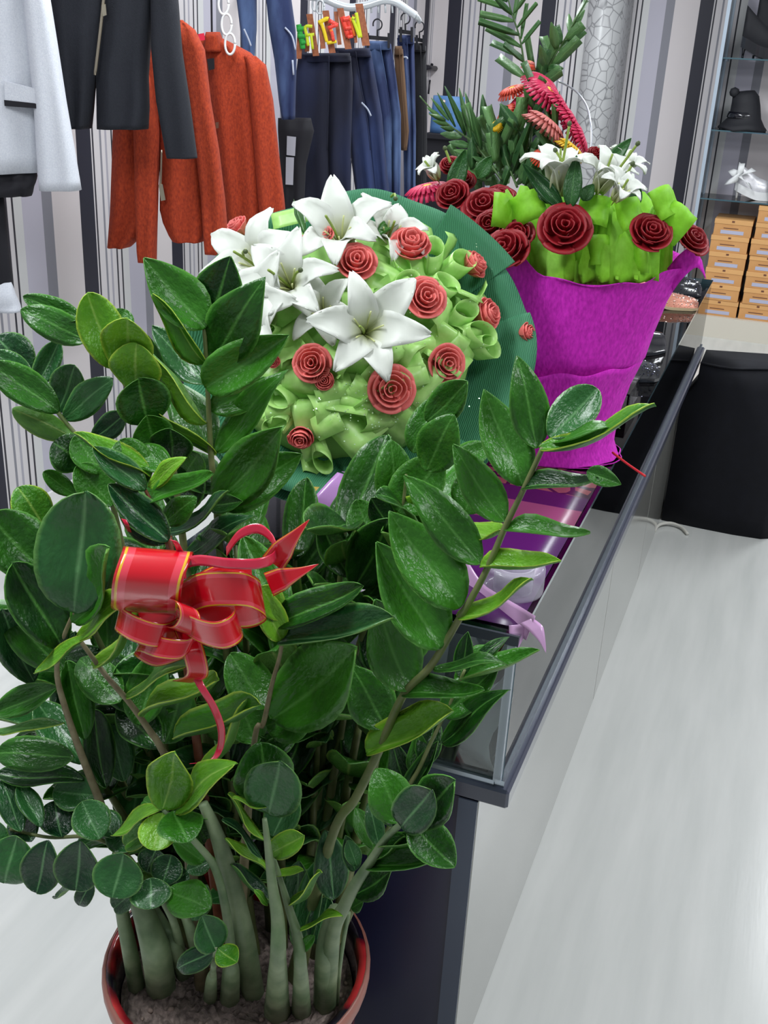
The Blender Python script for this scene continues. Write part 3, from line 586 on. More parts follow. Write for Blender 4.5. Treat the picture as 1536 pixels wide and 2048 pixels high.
lily_m = k.m
green_style = basic('lily_style', srgb(128, 150, 60), .5); stigma_m = basic('lily_stigma', srgb(70, 84, 46), .6); stamen_m = basic('lily_stamen', srgb(206, 212, 150), .5)
def lily_petal(opn, curl, wid, seed):
    """unit petal along +Y, flower axis +Z"""
    nu, nv = 12, 7; g = []; lf = []; rr = random.Random(seed)
    for i in range(nu):
        u = i/(nu-1); ang = opn*min(1, u*1.15)**.9 + curl*max(0, u-.45)**1.4*3.0
        if i == 0: y, z = .03, 0.0
        else: y += math.sin(ang)/(nu-1)*1.25; z += math.cos(ang)/(nu-1)*1.25
        wv = wid*(math.sin(PI*(.10+.90*u)**.85)**.75 if u < 1 else .04)+.012
        row = []; lr = []
        for j in range(nv):
            s = j/(nv-1)*2-1
            row.append(V((s*wv, y-.05*s*s*math.cos(ang), z+.22*s*s*wv*math.sin(ang)+.045*math.sin(u*13+s*3+seed)*abs(s)*min(1, u*1.6))))
            lr.append((abs(s), u))
        g.append(row); lf.append(lr)
    v, f, mi, l2 = sheetdata(g, .014, lf); return mesh('lily_petal', v, f, lily_m, True, None, l2)
LP = [lily_petal(1.05, .55, .27, 1), lily_petal(1.15, .75, .23, 2), lily_petal(.95, .95, .28, 3), lily_petal(1.25, .45, .26, 4), lily_petal(.55, 1.25, .25, 5), lily_petal(.5, .7, .27, 6)]
def lily(parent, p, n, R, roll=0, style=True, sel=(0, 1, 2, 3), tilt=None):
    n = n.normalized(); x, y = perp(n); M0 = frame(p, x, y, n)
    v, f = lathe([(.012, -.22), (.03, -.1), (.055, 0), (.05, .02)], 10)
    root = link('lily', mesh('lily', [q*R for q in v], f, green_style), parent, M0)
    rr = random.Random(int(p.x*9999)+int(p.z*7777))
    for i in range(6):
        a = roll+i*PI/3+rr.uniform(-.12, .12); sc = R*rr.uniform(.92, 1.08)
        link('petal', LP[sel[i % len(sel)]], root, M0 @ Matrix.Rotation(a, 4, 'Z') @ Matrix.Rotation(rr.uniform(-.12, .12), 4, 'X') @ Matrix.Diagonal((sc, sc, sc, 1)))
    for i in range(5):
        a = roll+.4+i*1.256; d = V((math.cos(a)*.22, math.sin(a)*.22, .62))*R
        tube('stamen', [M0 @ V((0, 0, 0)), M0 @ (d*.55+V((0, 0, .05*R))), M0 @ d], .0014, stamen_m, root, 5, 3)
    if style:
        st = tube('pistil', [M0 @ V((0, 0, 0)), M0 @ V((.05*R, .02*R, .5*R)), M0 @ V((.14*R, .05*R, .92*R))], .0022, green_style, root, 6, 3)
    return root
def rose_proto(name, mat, seed, openn=1.0):
    """unit rose, radius 1, axis +Z, top at z~1"""
    rr = random.Random(seed)
    def petal(r0, r1, z0, z1, half, lip, cup, sd):
        g = []; nu, nv = 7, 8
        for i in range(nu):
            u = i/(nu-1); rad = r0+(r1-r0)*math.sin(min(1, u*1.05)*PI/2)**.8+lip*max(0, u-.62)**2*4; z = z0+(z1-z0)*u-lip*max(0, u-.75)**1.6*3.0
            row = []
            for j in range(nv):
                s = j/(nv-1)*2-1; a = s*half*(.55+.45*math.sin(PI*min(1, .12+u*.62))); e = cup*s*s*u*u
                row.append(V((math.cos(a)*(rad-e*.2)+.012*math.sin(5*s+sd), math.sin(a)*(rad-e*.2), z-e*.35+.02*math.sin(7*s+sd)*u)))
            g.append(row)
        return sheetdata(g, .035)[:2]
    parts = []
    for ring, (r1, zt, n, half) in enumerate(((.13, 1.0, 2, 1.7), (.33, 1.03, 3, 1.2), (.53, .97, 4, 1.0))):
        for i in range(n):
            a = 2*PI*i/n+ring*.7+rr.uniform(-.2, .2); M = Matrix.Rotation(a, 4, 'Z') @ Matrix.Translation(V((rr.uniform(-.03, .03),)*3))
            v, f = petal(.04, r1, .15, zt+rr.uniform(-.05, .04), half, .05*openn, .12, seed+i)
            parts.append(([M @ q for q in v], f))
    v, f = lathe([(.05, -.25), (.16, -.05), (.3, .1), (.36, .3), (.05, .3)], 10); parts.append((v, f))
    core = mesh(name, *join(parts), mat)
    outer = []
    for (r1, zt, n, half, lip) in ((.70, .88, 5, .85, .16*openn), (.88, .70, 5, .82, .28*openn)):
        v, f = petal(.1, r1, .02, zt, half, lip, .14, seed); me = mesh(name+'_petal', v, f, mat)
        for i in range(n): outer.append((me, 2*PI*i/n+r1*3+rr.uniform(-.15, .15), rr.uniform(-.08, .08)))
    return core, outer
coral = basic('coral_rose', srgb(226, 96, 96), .55, noise=srgb(242, 138, 128), nscale=60, transl=.15, rndv=.08)
redr = basic('red_rose', srgb(128, 8, 22), .55, noise=srgb(160, 14, 30), nscale=60, transl=.08, rndv=.1)
ROSE = {'c': [rose_proto('rose', coral, 5), rose_proto('rose', coral, 9, .5)], 'r': [rose_proto('rose', redr, 11, 1.2), rose_proto('rose', redr, 15, .9)]}
def rose(parent, p, n, R, kind, var=0, tall=1.0, roll=0):
    core, outer = ROSE[kind][var]; n = n.normalized(); x, y = perp(n)
    M = frame(p-n*(R*.55*tall), x, y, n) @ Matrix.Rotation(roll, 4, 'Z') @ Matrix.Diagonal((R, R, R*tall, 1)); o = link('rose', core, parent, M)
    for me, a, t in outer: link('petal', me, o, M @ Matrix.Rotation(a, 4, 'Z') @ Matrix.Rotation(t, 4, 'Y'))
    return o

# ================================================================= BOUQUET IN GREEN CREPE PAPER
k = NT('green_crepe'); tc = k.n('ShaderNodeTexCoord'); wv_ = k.n('ShaderNodeTexWave'); wv_.inputs['Scale'].default_value = 90; wv_.inputs['Distortion'].default_value = 3; wv_.inputs['Detail'].default_value = 2
k.l(tc.outputs['Object'], wv_.inputs['Vector']); bp = k.n('ShaderNodeBump'); bp.inputs['Strength'].default_value = .35; bp.inputs['Distance'].default_value = .002; k.l(wv_.outputs['Fac'], bp.inputs['Height']); k.l(bp.outputs[0], k.b.inputs['Normal'])
r = k.ramp([(0, srgb(48, 116, 80)), (1, srgb(66, 136, 98))]); k.l(wv_.outputs['Fac'], r.inputs[0]); k.l(r.outputs[0], k.b.inputs['Base Color']); k.b.inputs['Roughness'].default_value = .7
tr = k.n('ShaderNodeBsdfTranslucent'); k.l(r.outputs[0], tr.inputs[0]); mx = k.n('ShaderNodeMixShader'); mx.inputs[0].default_value = .15; k.l(k.b.outputs[0], mx.inputs[1]); k.l(tr.outputs[0], mx.inputs[2]); k.l(mx.outputs[0], k.out.inputs[0])
crepe_g = k.m
lime_rib = basic('lime_sheer_ribbon', srgb(172, 226, 120), .35, noise=srgb(196, 238, 146), nscale=70, transl=.22, alpha=.88, rndv=.09)
lime_tis = basic('lime_tissue', srgb(158, 212, 112), .7, transl=.3)
spark = basic('glitter_fleck', srgb(210, 245, 200), .1, metal=.6)
B1 = aty(712, 688, 1.60); vv = (EYE-B1).normalized(); n1 = (vv+V((0, 0, .42))).normalized()
e1 = n1.cross(V((0, 0, 1))).normalized()*-1; e1 = e1 if e1.dot(RT) > 0 else -e1; e2 = n1.cross(e1); e2 = e2 if e2.z > 0 else -e2
foot = V((-.60, 1.52, ZT+.007))
bq = thing('flower_bouquet', 'round bouquet of white lilies and coral roses in green crepe paper', 'bouquet', foot)
RB = .272
def dish(r, a, dz=0.0):                       # r in units of RB, angle a, dz along the facing direction
    return B1+e1*(r*RB*math.cos(a)*1.09)+e2*(r*RB*math.sin(a)*1.04)+n1*dz
def paper(name, a0, a1, r0, r1, dz0, dz1, wav, wn, ph, parent=bq, nu=10, nv=60, mat=None, curl=.0):
    g = []
    for i in range(nu):
        u = i/(nu-1); row = []
        for j in range(nv):
            t = j/(nv-1); a = a0+(a1-a0)*t; r_ = r0+(r1-r0)*u
            row.append(dish(r_*(1+.012*u*math.sin(5*a+ph)), a, dz0+(dz1-dz0)*u**1.3+wav*u*u*math.sin(wn*a+ph)-curl*max(0, u-.8)**2*25))
        g.append(row)
    return sheet(name, g, mat or crepe_g, parent, .0012)
# outer skirt under the dish, then overlapping sheets
paper('wrapper_sheet', 0, 2*PI, .25, 1.0, -.16, -.03, .010, 9, .3, nv=120)
paper('wrapper_sheet', -.15, 1.75, .45, .99, -.085, .0, .006, 13, .9, curl=.01)
paper('wrapper_sheet', .72, 2.9, .45, .97, -.085, -.008, .006, 11, 2.1, curl=.01)
paper('wrapper_sheet', -1.15, .25, .45, 1.0, -.075, .012, .010, 8, 1.2, curl=.015)
paper('wrapper_sheet', 2.6, 4.3, .45, .98, -.085, -.01, .010, 9, .2)
paper('wrapper_sheet', -2.25, -.75, .45, .97, -.06, .035, .022, 8, 2.6, curl=.02)
paper('wrapper_sheet', .55, 1.05, .6, 1.03, -.055, .014, .003, 6, .2)
# cone down to the foot
g = []
for i in range(9):
    u = i/8; row = []
    for j in range(41):
        a = 2*PI*j/40; q = dish(.80*(1-u)+.16*u, a, -.06-.05*u); f_ = foot+V((math.cos(a)*.035, math.sin(a)*.035, .09))
        row.append(q.lerp(f_, u**1.2))
    g.append(row)
sheet('wrapper_cone', g, crepe_g, bq, .0012)
g = [[foot+V((math.cos(2*PI*j/40)*(.034+.05*(1-i/5)**2)*(1+.1*math.sin(j)), math.sin(2*PI*j/40)*(.034+.05*(1-i/5)**2)*(1+.1*math.cos(j*1.3)), .002+.018*i)) for j in range(41)] for i in range(6)]
sheet('wrapper_foot', g, crepe_g, bq, .0012)
lilac = basic('lilac_satin', srgb(176, 130, 190), .3, coat=.3); goldo = basic('gold_organza', srgb(170, 140, 50), .45, alpha=.8, noise=srgb(200, 176, 90), nscale=200)
YN = 1.34
strip('neck_ribbon', 'C', [(420, 110, .02), (370, 160, 0), (300, 240, -.02), (250, 330, -.02), (240, 430, -.01)], 130, 120, lilac, bq, YN, (1, .3), 7)
strip('neck_ribbon', 'C', [(420, 110, .02), (470, 130, 0), (440, 200, -.03), (400, 250, -.03)], 100, 120, lilac, bq, YN, (1, .5), 7)
strip('neck_ribbon', 'C', [(520, 80, .03), (500, 150, 0), (490, 230, -.01), (485, 330, -.01)], 80, 70, goldo, bq, YN, (1, .05), 5)
strip('neck_ribbon', 'C', [(250, 150, .03), (205, 210, 0), (180, 300, -.01)], 70, 70, goldo, bq, YN, (1, .05), 5)
# dome of flowers: ellipsoid in the dish frame
DA, DH, DC = .205, .125, B1-e1*.022+e2*.012-n1*.03
def dome(px, py, lift=0.0):
    d = ray(px, py); o = EYE-DC
    sx = lambda q: V((q.dot(e1)/(DA*1.09), q.dot(e2)/(DA*1.04), q.dot(n1)/DH))
    O_, D_ = sx(o), sx(d); a = D_.dot(D_); b = 2*O_.dot(D_); c = O_.dot(O_)-1; q = b*b-4*a*c
    t = (-b-math.sqrt(q))/(2*a) if q > 0 else -b/(2*a)
    p = EYE+d*t; u = sx(p-DC)
    n = (e1*(u.x/(DA*1.09))+e2*(u.y/(DA*1.04))+n1*(u.z/DH)).normalized()
    if n.dot(n1) < .25: n = (n+n1*.4).normalized()
    return p+n*lift, n
g = []
for i in range(13):
    u = i/12*PI/2; g.append([DC+e1*(DA*1.05*math.sin(u+.02)*math.cos(2*PI*j/48))+e2*(DA*math.sin(u+.02)*math.sin(2*PI*j/48))+n1*(DH*.72*math.cos(u)) for j in range(49)])
sheet('tissue_dome', g, lime_tis, bq, .001)
def hpt(x, y, lift=0): return dome(*cr('H', x, y), lift)
def ribbon_square(x, y, w, h, ang, lift=.012, bend=.3, seed=0, mat=lime_rib, nm='ribbon_tail'):
    p, n = hpt(x, y, lift); rr = random.Random(seed); n = (n+V((rr.uniform(-.5, .5), rr.uniform(-.5, .5), rr.uniform(-.5, .5)))).normalized()
    sc = mpp(p)/CR['H'][2]; r_ = (RT-n*RT.dot(n)).normalized(); u_ = n.cross(r_); ca, sa = math.cos(ang), math.sin(ang)
    ax = r_*ca+u_*sa; ay = -r_*sa+u_*ca
    g = [[p+ax*(w*sc*(j/4-.5))+ay*(h*sc*(i/6-.5))+n*(bend*h*sc*(-(i/6-.5)**2)+.012*math.sin(i*.9+seed)) for j in range(5)] for i in range(7)]
    return sheet(nm, g, mat, bq, .0005)
def ribbon_loop(x, y, L, w, ang, seed=0, lift=.0):
    p, n = hpt(x, y, lift); sc = mpp(p)/CR['H'][2]; r_ = (RT-n*RT.dot(n)).normalized(); u_ = n.cross(r_); ax = r_*math.cos(ang)+u_*math.sin(ang); ay = n.cross(ax)
    rr = random.Random(seed); tw = rr.uniform(-.5, .5); wd = (n*.55+ay*.35*tw+ax*.15+vv.cross(ax)*.2).normalized(); g = []
    for i in range(19):
        t = i/18*2*PI; rad = L*sc*.5; q = p+ax*(rad*(1-math.cos(t)))+ay*(rad*.72*math.sin(t)*(.55+.45*math.sin(t/2)))+n*.012
        g.append([q+wd*(w*sc*(j/3-.3)) for j in range(4)])
    return sheet('ribbon_loop', g, lime_rib, bq, .0005)
for i, q in enumerate(((780, 310, 150, 190, .2), (1140, 470, 150, 230, .5), (1250, 530, 120, 200, .45), (1090, 700, 190, 150, -.5), (460, 890, 150, 190, .5), (600, 960, 190, 220, .35), (800, 1010, 170, 160, -.1), (960, 1000, 150, 150, -.45), (890, 750, 150, 260, .9),
        (690, 850, 170, 220, .1), (430, 690, 150, 160, .6), (420, 150, 170, 90, 0), (960, 200, 110, 200, .6), (560, 990, 140, 240, .4), (330, 950, 120, 180, -.3), (1030, 870, 170, 130, .2), (700, 1000, 150, 170, -.2), (480, 1000, 110, 190, .2), (1180, 650, 160, 110, .3), (520, 1140, 120, 140, .3), (380, 1010, 120, 120, .9), (620, 770, 150, 150, .9), (1100, 300, 110, 160, .2), (330, 240, 130, 110, .2))):
    ribbon_square(*q, seed=i)
rs = random.Random(31)
for i in range(40):
    a = rs.uniform(0, 2*PI); q_ = math.sqrt(rs.uniform(.12, 1)); x, y = 690+470*q_*math.cos(a), 690+420*q_*math.sin(a)
    if x < 640 and y < 620: continue
    ribbon_square(x, y, rs.uniform(130, 200), rs.uniform(150, 230), rs.uniform(-.9, .9), .016, .3, 100+i)
for i, q in enumerate(((1010, 380, 150, 90, 1.2), (1080, 380, 170, 90, .75), (1010, 430, 130, 90, -.5), (1140, 640, 170, 100, -.15), (1190, 680, 150, 90, -.3), (860, 470, 120, 80, .4), (1100, 590, 140, 80, .3), (440, 960, 130, 90, 2.6), (520, 1120, 130, 90, -1.1), (470, 1190, 140, 90, -.8), (420, 1000, 130, 80, 3.6), (1060, 560, 120, 80, 1.8), (940, 420, 110, 70, 2.2), (1200, 500, 120, 70, .2), (380, 640, 120, 80, 3.3), (560, 200, 110, 70, 1.9))):
    ribbon_loop(*q, seed=i)
rs = random.Random(12)
fl = mesh('glitter', [(-.5, -.5, 0), (.5, -.5, 0), (.5, .5, 0), (-.5, .5, 0), (0, 0, .35)], [(0, 1, 4), (1, 2, 4), (2, 3, 4), (3, 0, 4), (3, 2, 1, 0)], spark, False)
vs, fs = [], []
for i in range(170):
    x, y = (rs.gauss(760, 160), rs.gauss(960, 60)) if i < 110 else (rs.uniform(380, 1250), rs.uniform(300, 1100))
    p, n = hpt(x, y, .036+rs.uniform(-.006, .008)); a, b = perp(n); s = rs.uniform(.0008, .0019); bse = len(vs)
    vs += [p+a*s, p+b*s, p-a*s, p-b*s, p+n*s]; fs += [(bse, bse+1, bse+4), (bse+1, bse+2, bse+4), (bse+2, bse+3, bse+4), (bse+3, bse, bse+4), (bse+3, bse+2, bse+1, bse)]
tag(link('glitter', mesh('glitter', vs, fs, spark, False), bq), kind='stuff')
def hsize(px, p): return px/CR['H'][2]*mpp(p)
for i, (x, y, r_, var, tall, tx, ty) in enumerate(((920, 315, 92, 1, 1.25, -.1, .5), (700, 385, 88, 0, 1.1, .1, .2), (980, 530, 92, 0, 1.0, .05, .1), (1165, 390, 66, 1, 1.35, .3, .2), (1215, 590, 74, 1, 1.3, .7, .2), (1390, 662, 44, 1, 1.5, .9, .1), (1060, 790, 84, 0, 1.0, .1, -.1), (840, 895, 102, 0, .9, 0, .1),
        (520, 795, 82, 0, 1.1, -.1, .2), (478, 1075, 58, 1, 1.6, .0, -.7), (245, 1075, 56, 1, 1.7, -.5, -.6), (225, 240, 54, 1, 1.2, -.5, .3), (365, 785, 30, 1, 1.1, 0, 0), (560, 265, 50, 0, 1.0, 0, .2), (570, 860, 45, 1, 1.0, .2, 0), (495, 310, 40, 0, 1, 0, 0))):
    p, n = hpt(x, y, .034); rose(bq, p, (n*.7+vv*.45+RT*tx*.6+UP*ty*.6).normalized(), hsize(r_*1.08, p), 'c', var, tall, i*.9)
for (x, y, R, tx, ty, roll, sel, lift) in ((640, 245, 275, -.12, .2, .2, (0, 2, 1, 3), .02), (835, 225, 225, .3, .25, .6, (0, 1, 2, 3), .012), (305, 385, 270, -.25, .15, .1, (0, 3, 2, 1), .03), (430, 470, 280, -.15, .15, .9, (0, 1, 3, 2), .04), (735, 665, 318, .05, .05, .35, (0, 3, 0, 1), .045), (560, 560, 210, -.1, .15, .4, (2, 1, 0, 3), .02), (320, 540, 265, -.3, -.1, .7, (0, 2, 3, 1), .035)):
    p, n = hpt(x, y, lift); lily(bq, p-n*.03, (n*.55+vv*.6+RT*tx+UP*ty).normalized(), hsize(R, p), roll, (x != 560), sel)
# visible pistils with dark stigma, bud leaf
for a, b, in (((830, 150), (882, 38)), ((262, 390), (205, 280)), ((445, 480), (452, 365)), ((835, 655), (890, 575))):
    p, n = hpt(*a, .045); q = aty(*cr('H', *b), 1.0); q = EYE+(q-EYE)*(depth(p)-.035)/depth(q)
    o = tube('pistil', [p, p.lerp(q, .6)+n*.006, q], .0022, green_style, bq, 6, 4); d = (q-p).normalized()
    v, f = tubedata([q-d*.001, q+d*.003, q+d*.006], [.003, .0042, .002], 7); link('stigma', mesh('stigma', v, f, stigma_m), o)
for (bx, by, tx, ty, w_) in ((490, 265, 455, 150, 45), (790, 265, 880, 200, 60)):
    pb, n = hpt(bx, by, .02); pt, n2 = hpt(tx, ty, .04); leaf_o = link('bud_leaf', LEAVES['g', 'point'][0], bq, frame(pb, (pt-pb).cross(n).normalized()*hsize(w_, pb), pt-pb, n*(pt-pb).length))

# ================================================================= BASKET BOUQUET IN MAGENTA CREPE
k = NT('magenta_crepe'); tc = k.n('ShaderNodeTexCoord'); nz = k.n('ShaderNodeTexNoise'); nz.inputs['Scale'].default_value = 190; nz.inputs['Detail'].default_value = 4
mp = k.n('ShaderNodeMapping'); mp.inputs['Scale'].default_value = (1, 1, .45); k.l(tc.outputs['Object'], mp.inputs[0]); k.l(mp.outputs[0], nz.inputs['Vector'])
r = k.ramp([(.3, srgb(190, 18, 176)), (.7, srgb(230, 44, 212))]); k.l(nz.outputs['Fac'], r.inputs[0]); k.l(r.outputs[0], k.b.inputs['Base Color']); k.b.inputs['Roughness'].default_value = .8
bp = k.n('ShaderNodeBump'); bp.inputs['Strength'].default_value = .7; bp.inputs['Distance'].default_value = .002; k.l(nz.outputs['Fac'], bp.inputs['Height']); k.l(bp.outputs[0], k.b.inputs['Normal'])
tr = k.n('ShaderNodeBsdfTranslucent'); k.l(r.outputs[0], tr.inputs[0]); mx = k.n('ShaderNodeMixShader'); mx.inputs[0].default_value = .2; k.l(k.b.outputs[0], mx.inputs[1]); k.l(tr.outputs[0], mx.inputs[2]); k.l(mx.outputs[0], k.out.inputs[0])
mag = k.m
YM = 2.02
bb = thing('flower_basket', 'magenta crepe wrapped arrangement with red roses, white lilies and palm fronds', 'bouquet', V((-.40, 2.02, ZT)))
def tab(a, T):
    t = a/PI
    for (x0, y0), (x1, y1) in zip(T, T[1:]):
        if t <= x1: q = max(0, min(1, (t-x0)/(x1-x0))); q = q*q*(3-2*q); return y0+(y1-y0)*q
    return T[-1][1]
def prow(py, xl, xr): a, b = aty(xl, py, YM), aty(xr, py, YM); return (a+b)/2, (b-a).length/2
def wrap(name, rows, a0=-.25*PI, a1=1.25*PI, rip=.02, wn=7, ph=0, edge=None, ry=.75, nv=72):
    """rows: (py, xl, xr) silhouettes from bottom to top; front faces the camera"""
    rows = subdiv_rows(rows, 4); g = []
    for i, (py, xl, xr) in enumerate(rows):
        c, hw = prow(py, xl, xr); u = i/(len(rows)-1); row = []
        for j in range(nv):
            a = a0+(a1-a0)*j/(nv-1); r_ = 1+rip*u*math.sin(wn*a+ph)+.008*math.sin(17*a+ph+i*.3)
            q = c+V((math.cos(a)*hw*r_, -math.sin(a)*hw*ry*r_, 0))
            if edge and i > len(rows)-6: q.z += edge(a)*(i-(len(rows)-6))/5
            if q.z < ZT+.003: q.z = ZT+.003
            row.append(q)
        g.append(row)
    return sheet(name, g, mag, bb, .0016)
wrap('wrapper_lower', [(985, 985, 1180), (930, 960, 1212), (895, 945, 1236), (860, 935, 1226), (800, 925, 1238), (745, 925, 1258), (698, 930, 1284)], edge=lambda a: tab(a, ((0, .008), (.2, .0), (.35, -.006), (.5, -.016), (.62, -.004), (.75, .004), (1, .01)))+.003*math.sin(11*a), ph=1, ry=.86)
wrap('wrapper_upper', [(730, 950, 1256), (690, 945, 1290), (640, 945, 1308), (580, 955, 1335), (530, 965, 1362), (500, 975, 1385)], ry=.78, ph=.4, rip=.02, edge=lambda a: tab(a, ((-.2, .0), (0, .006), (.12, -.004), (.3, -.028), (.45, -.038), (.57, -.028), (.66, -.002), (.74, .003), (.9, -.012), (1.2, -.01)))+.002*math.sin(13*a))
wrap('wrapper_skirt', [(905, 960, 1228), (930, 952, 1238), (955, 945, 1225), (985, 950, 1200)], ry=.85, rip=.05, wn=9)
strip('wrapper_flap', 'P', [(1340, 560, .0), (1365, 530, -.01), (1390, 515, 0), (1408, 540, .02)], 50, 40, mag, bb, YM-.04, (.4, 1, .5), 5)
lime2 = basic('lime_mesh_wrap', srgb(140, 206, 40), .6, transl=.35, alpha=.93, noise=srgb(156, 222, 60), nscale=90, rndv=.06)
# lime mesh puffs: pleated upright sheets in front and behind
def puff(px0, px1, pyb, pyt, y, seed, n=13, hgt_var=.018, mat=lime2):
    rr = random.Random(seed); g = [[] for _ in range(7)]; ph = rr.uniform(0, 6)
    for j in range(n):
        t = j/(n-1); px = px0+(px1-px0)*t; zig = (.012 if j % 2 else -.012)*rr.uniform(.2, 1.3); tz = rr.uniform(-hgt_var, hgt_var)
        for i in range(7):
            u = i/6; yy = y-1.885+2.04-.135*math.sqrt(max(0, 1-((px-1178)/225)**2)); p = aty(px, pyb+20+(pyt-pyb-20)*u, yy); p.y += zig*(1.2-.4*u)+.03*u*u+.02*math.sin(t*PI)*-1; p.z += tz*u; g[i].append(p)
    return sheet('tissue_sheet', g, mat, bb, .0006)
puff(985, 1140, 545, 385, 1.93, 1); puff(1080, 1250, 550, 412, 1.91, 2); puff(1150, 1300, 545, 430, 1.90, 3); puff(1250, 1345, 540, 420, 1.95, 4); puff(990, 1100, 540, 410, 1.98, 5); puff(1100, 1320, 540, 470, 1.885, 6, hgt_var=.012)
puff(1060, 1330, 520, 400, 2.05, 7); puff(1030, 1180, 550, 480, 1.885, 8)
for i, (x, y, w_, h_, a) in enumerate(((1335, 400, 60, 62, .5), (1355, 440, 60, 60, .9), (1010, 420, 50, 70, -.1), (1060, 410, 60, 60, .3), (1190, 420, 60, 60, -.2), (1265, 425, 55, 60, .3), (1210, 500, 60, 60, 0), (1170, 515, 40, 50, .1), (1285, 510, 26, 70, .1), (1040, 500, 40, 70, .1))):
    p = aty(x, y, 1.90); s = mpp(p); ca, sa = math.cos(a), math.sin(a); ax = RT*ca+UP*sa; ay = UP*ca-RT*sa; rr = random.Random(i); t = rr.uniform(-.5, .5)
    g = [[p+ax*(w_*s*(j/4-.5))+ay*(h_*s*(i2/4-.5))+FW*(.02*t*(j-2)+.006*math.sin(i2*1.5+i)+.004*(j-2)**2) for j in range(5)] for i2 in range(5)]
    sheet('tissue_sheet', g, lime2, bb, .0006)
UPV = V((0, 0, 1))
for i, (x, y, r_, yy, tx, ty, var, tall) in enumerate(((1130, 456, 52, 1.86, 0, .35, 0, .95), (1302, 465, 45, 1.88, .2, .5, 1, .9), (1385, 478, 38, 1.96, .5, .6, 0, .9), (1010, 500, 50, 1.86, -.3, .6, 1, 1.0), (968, 412, 44, 1.98, -.2, .6, 0, .9), (905, 390, 36, 2.0, -.3, .5, 1, 1), (1000, 395, 34, 2.02, 0, .8, 1, 1.0), (925, 360, 26, 2.08, 0, .7, 0, 1), (900, 330, 22, 2.1, -.2, .6, 1, 1), (1190, 308, 20, 2.14, 0, .8, 1, 1), (1035, 470, 34, 1.9, -.2, .4, 0, 1), (980, 450, 34, 1.93, -.3, .4, 1, 1))):
    p = aty(x, y, yy); rose(bb, p, (EYE-p).normalized()*.6+RT*tx+UPV*ty, r_*mpp(p), 'r', var, tall, i)
def klily(x, y, yy, R, tx, ty, roll, sel, st=True):
    p = aty(*cr('K', x, y), yy); return lily(bb, p, ((EYE-p).normalized()*.35+RT*tx+UPV*ty), R/CR['K'][2]*mpp(p), roll, st, sel)
klily(975, 1200, 1.93, 300, -.05, 1.1, .3, (4, 4, 5, 4)); klily(1215, 1180, 1.92, 260, .25, .75, .1, (2, 4, 2, 0)); klily(1330, 1100, 1.98, 200, .45, 1.0, .5, (4, 2, 4, 0)); klily(1320, 1230, 1.88, 190, .3, .5, .2, (0, 2, 4, 0)); klily(230, 1100, 2.06, 150, -.5, .8, .1, (4, 2, 5, 4))
for a, b in (((1300, 1230), (1425, 1015)), ((1350, 1030), (1455, 890)), ((1000, 1000), (1040, 770)), ((310, 1000), (280, 920)), ((1010, 1010), (960, 930))):
    p = aty(*cr('K', *a), 1.9); q = aty(*cr('K', *b), 1.9); o = tube('pistil', [p, p.lerp(q, .5), q], .0024, green_style, bb, 6, 3); d = (q-p).normalized()
    v, f = tubedata([q-d*.001, q+d*.003, q+d*.007], [.003, .0045, .002], 7); link('stigma', mesh('stigma', v, f, stigma_m), o)
FL = leaf_mat('florist_leaf', srgb(24, 70, 30), srgb(48, 100, 44), srgb(70, 120, 60), srgb(70, 120, 60), .4, .15, .1)
fleaf = leafmesh('florist_leaf', 'point', [FL, LB], .05, .3, 1)
def bleaf(crop, bx, by, tx, ty, wpx, y, y2=None, nm='leaf', me=fleaf):
    pb, pt = aty(*cr(crop, bx, by), y), aty(*cr(crop, tx, ty), y2 or y); n = (EYE-pb).normalized(); wm = wpx/CR[crop][2]*mpp(pb)
    ax = (pt-pb); n = (n-ax*(n.dot(ax)/ax.dot(ax))).normalized(); return link(nm, me, bb, frame(pb, ax.cross(n).normalized()*wm, ax, n*ax.length))
for q in ((1045, 1275, 1085, 955, 120, 1.89), (1000, 1280, 750, 1000, 110, 1.91), (1120, 1230, 1190, 1130, 90, 1.90), (1260, 1030, 1420, 850, 90, 1.95), (1420, 1260, 1480, 1160, 90, 1.97), (920, 1250, 850, 1120, 90, 1.92), (320, 1180, 400, 920, 120, 2.05), (480, 1090, 560, 960, 100, 2.05)): bleaf('K', *q)
# gerberas, mostly seen edge-on
def gerbera_mesh(name, mat, n=26):
    parts = []
    for ring in range(2):
        for i in range(n):
            a = 2*PI*(i+ring*.5)/n; L = 1-.12*ring; ca, sa = math.cos(a), math.sin(a); g = []
            for iu in range(4):
                u = iu/3; r_ = .18+(L-.18)*u; z = .08*ring+.22*u-.62*u*u*(1-ring*.35); w_ = .07*(.6+.8*math.sin(PI*min(.92, .15+u*.8)))
                g.append([V((ca*r_-sa*w_*s, sa*r_+ca*w_*s, z-.015*abs(s))) for s in (-1, 0, 1)])
            v, f = sheetdata(g, .012)[:2]; parts.append((v, f))
    v, f = lathe([(.05, -.5), (.07, -.12), (.2, -.03), (.22, .03)], 8); parts.append((v, f))
    return mesh(name, *join(parts), mat)
GM = {'p': gerbera_mesh('gerbera', basic('gerbera_pink', srgb(214, 44, 92), .5, transl=.2)), 's': gerbera_mesh('gerbera', basic('gerbera_salmon', srgb(222, 130, 124), .5, transl=.2)), 'o': gerbera_mesh('gerbera', basic('gerbera_orange', srgb(214, 72, 44), .5, transl=.2)), 'y': gerbera_mesh('gerbera', basic('gerbera_yellow', srgb(232, 186, 20), .5, transl=.2))}
v, f = lathe([(.22, .0), (.24, .06), (.12, .1), (.01, .1)], 10); gcen = mesh('gerbera_center', v, f, basic('gerbera_centre', srgb(226, 190, 70), .8))
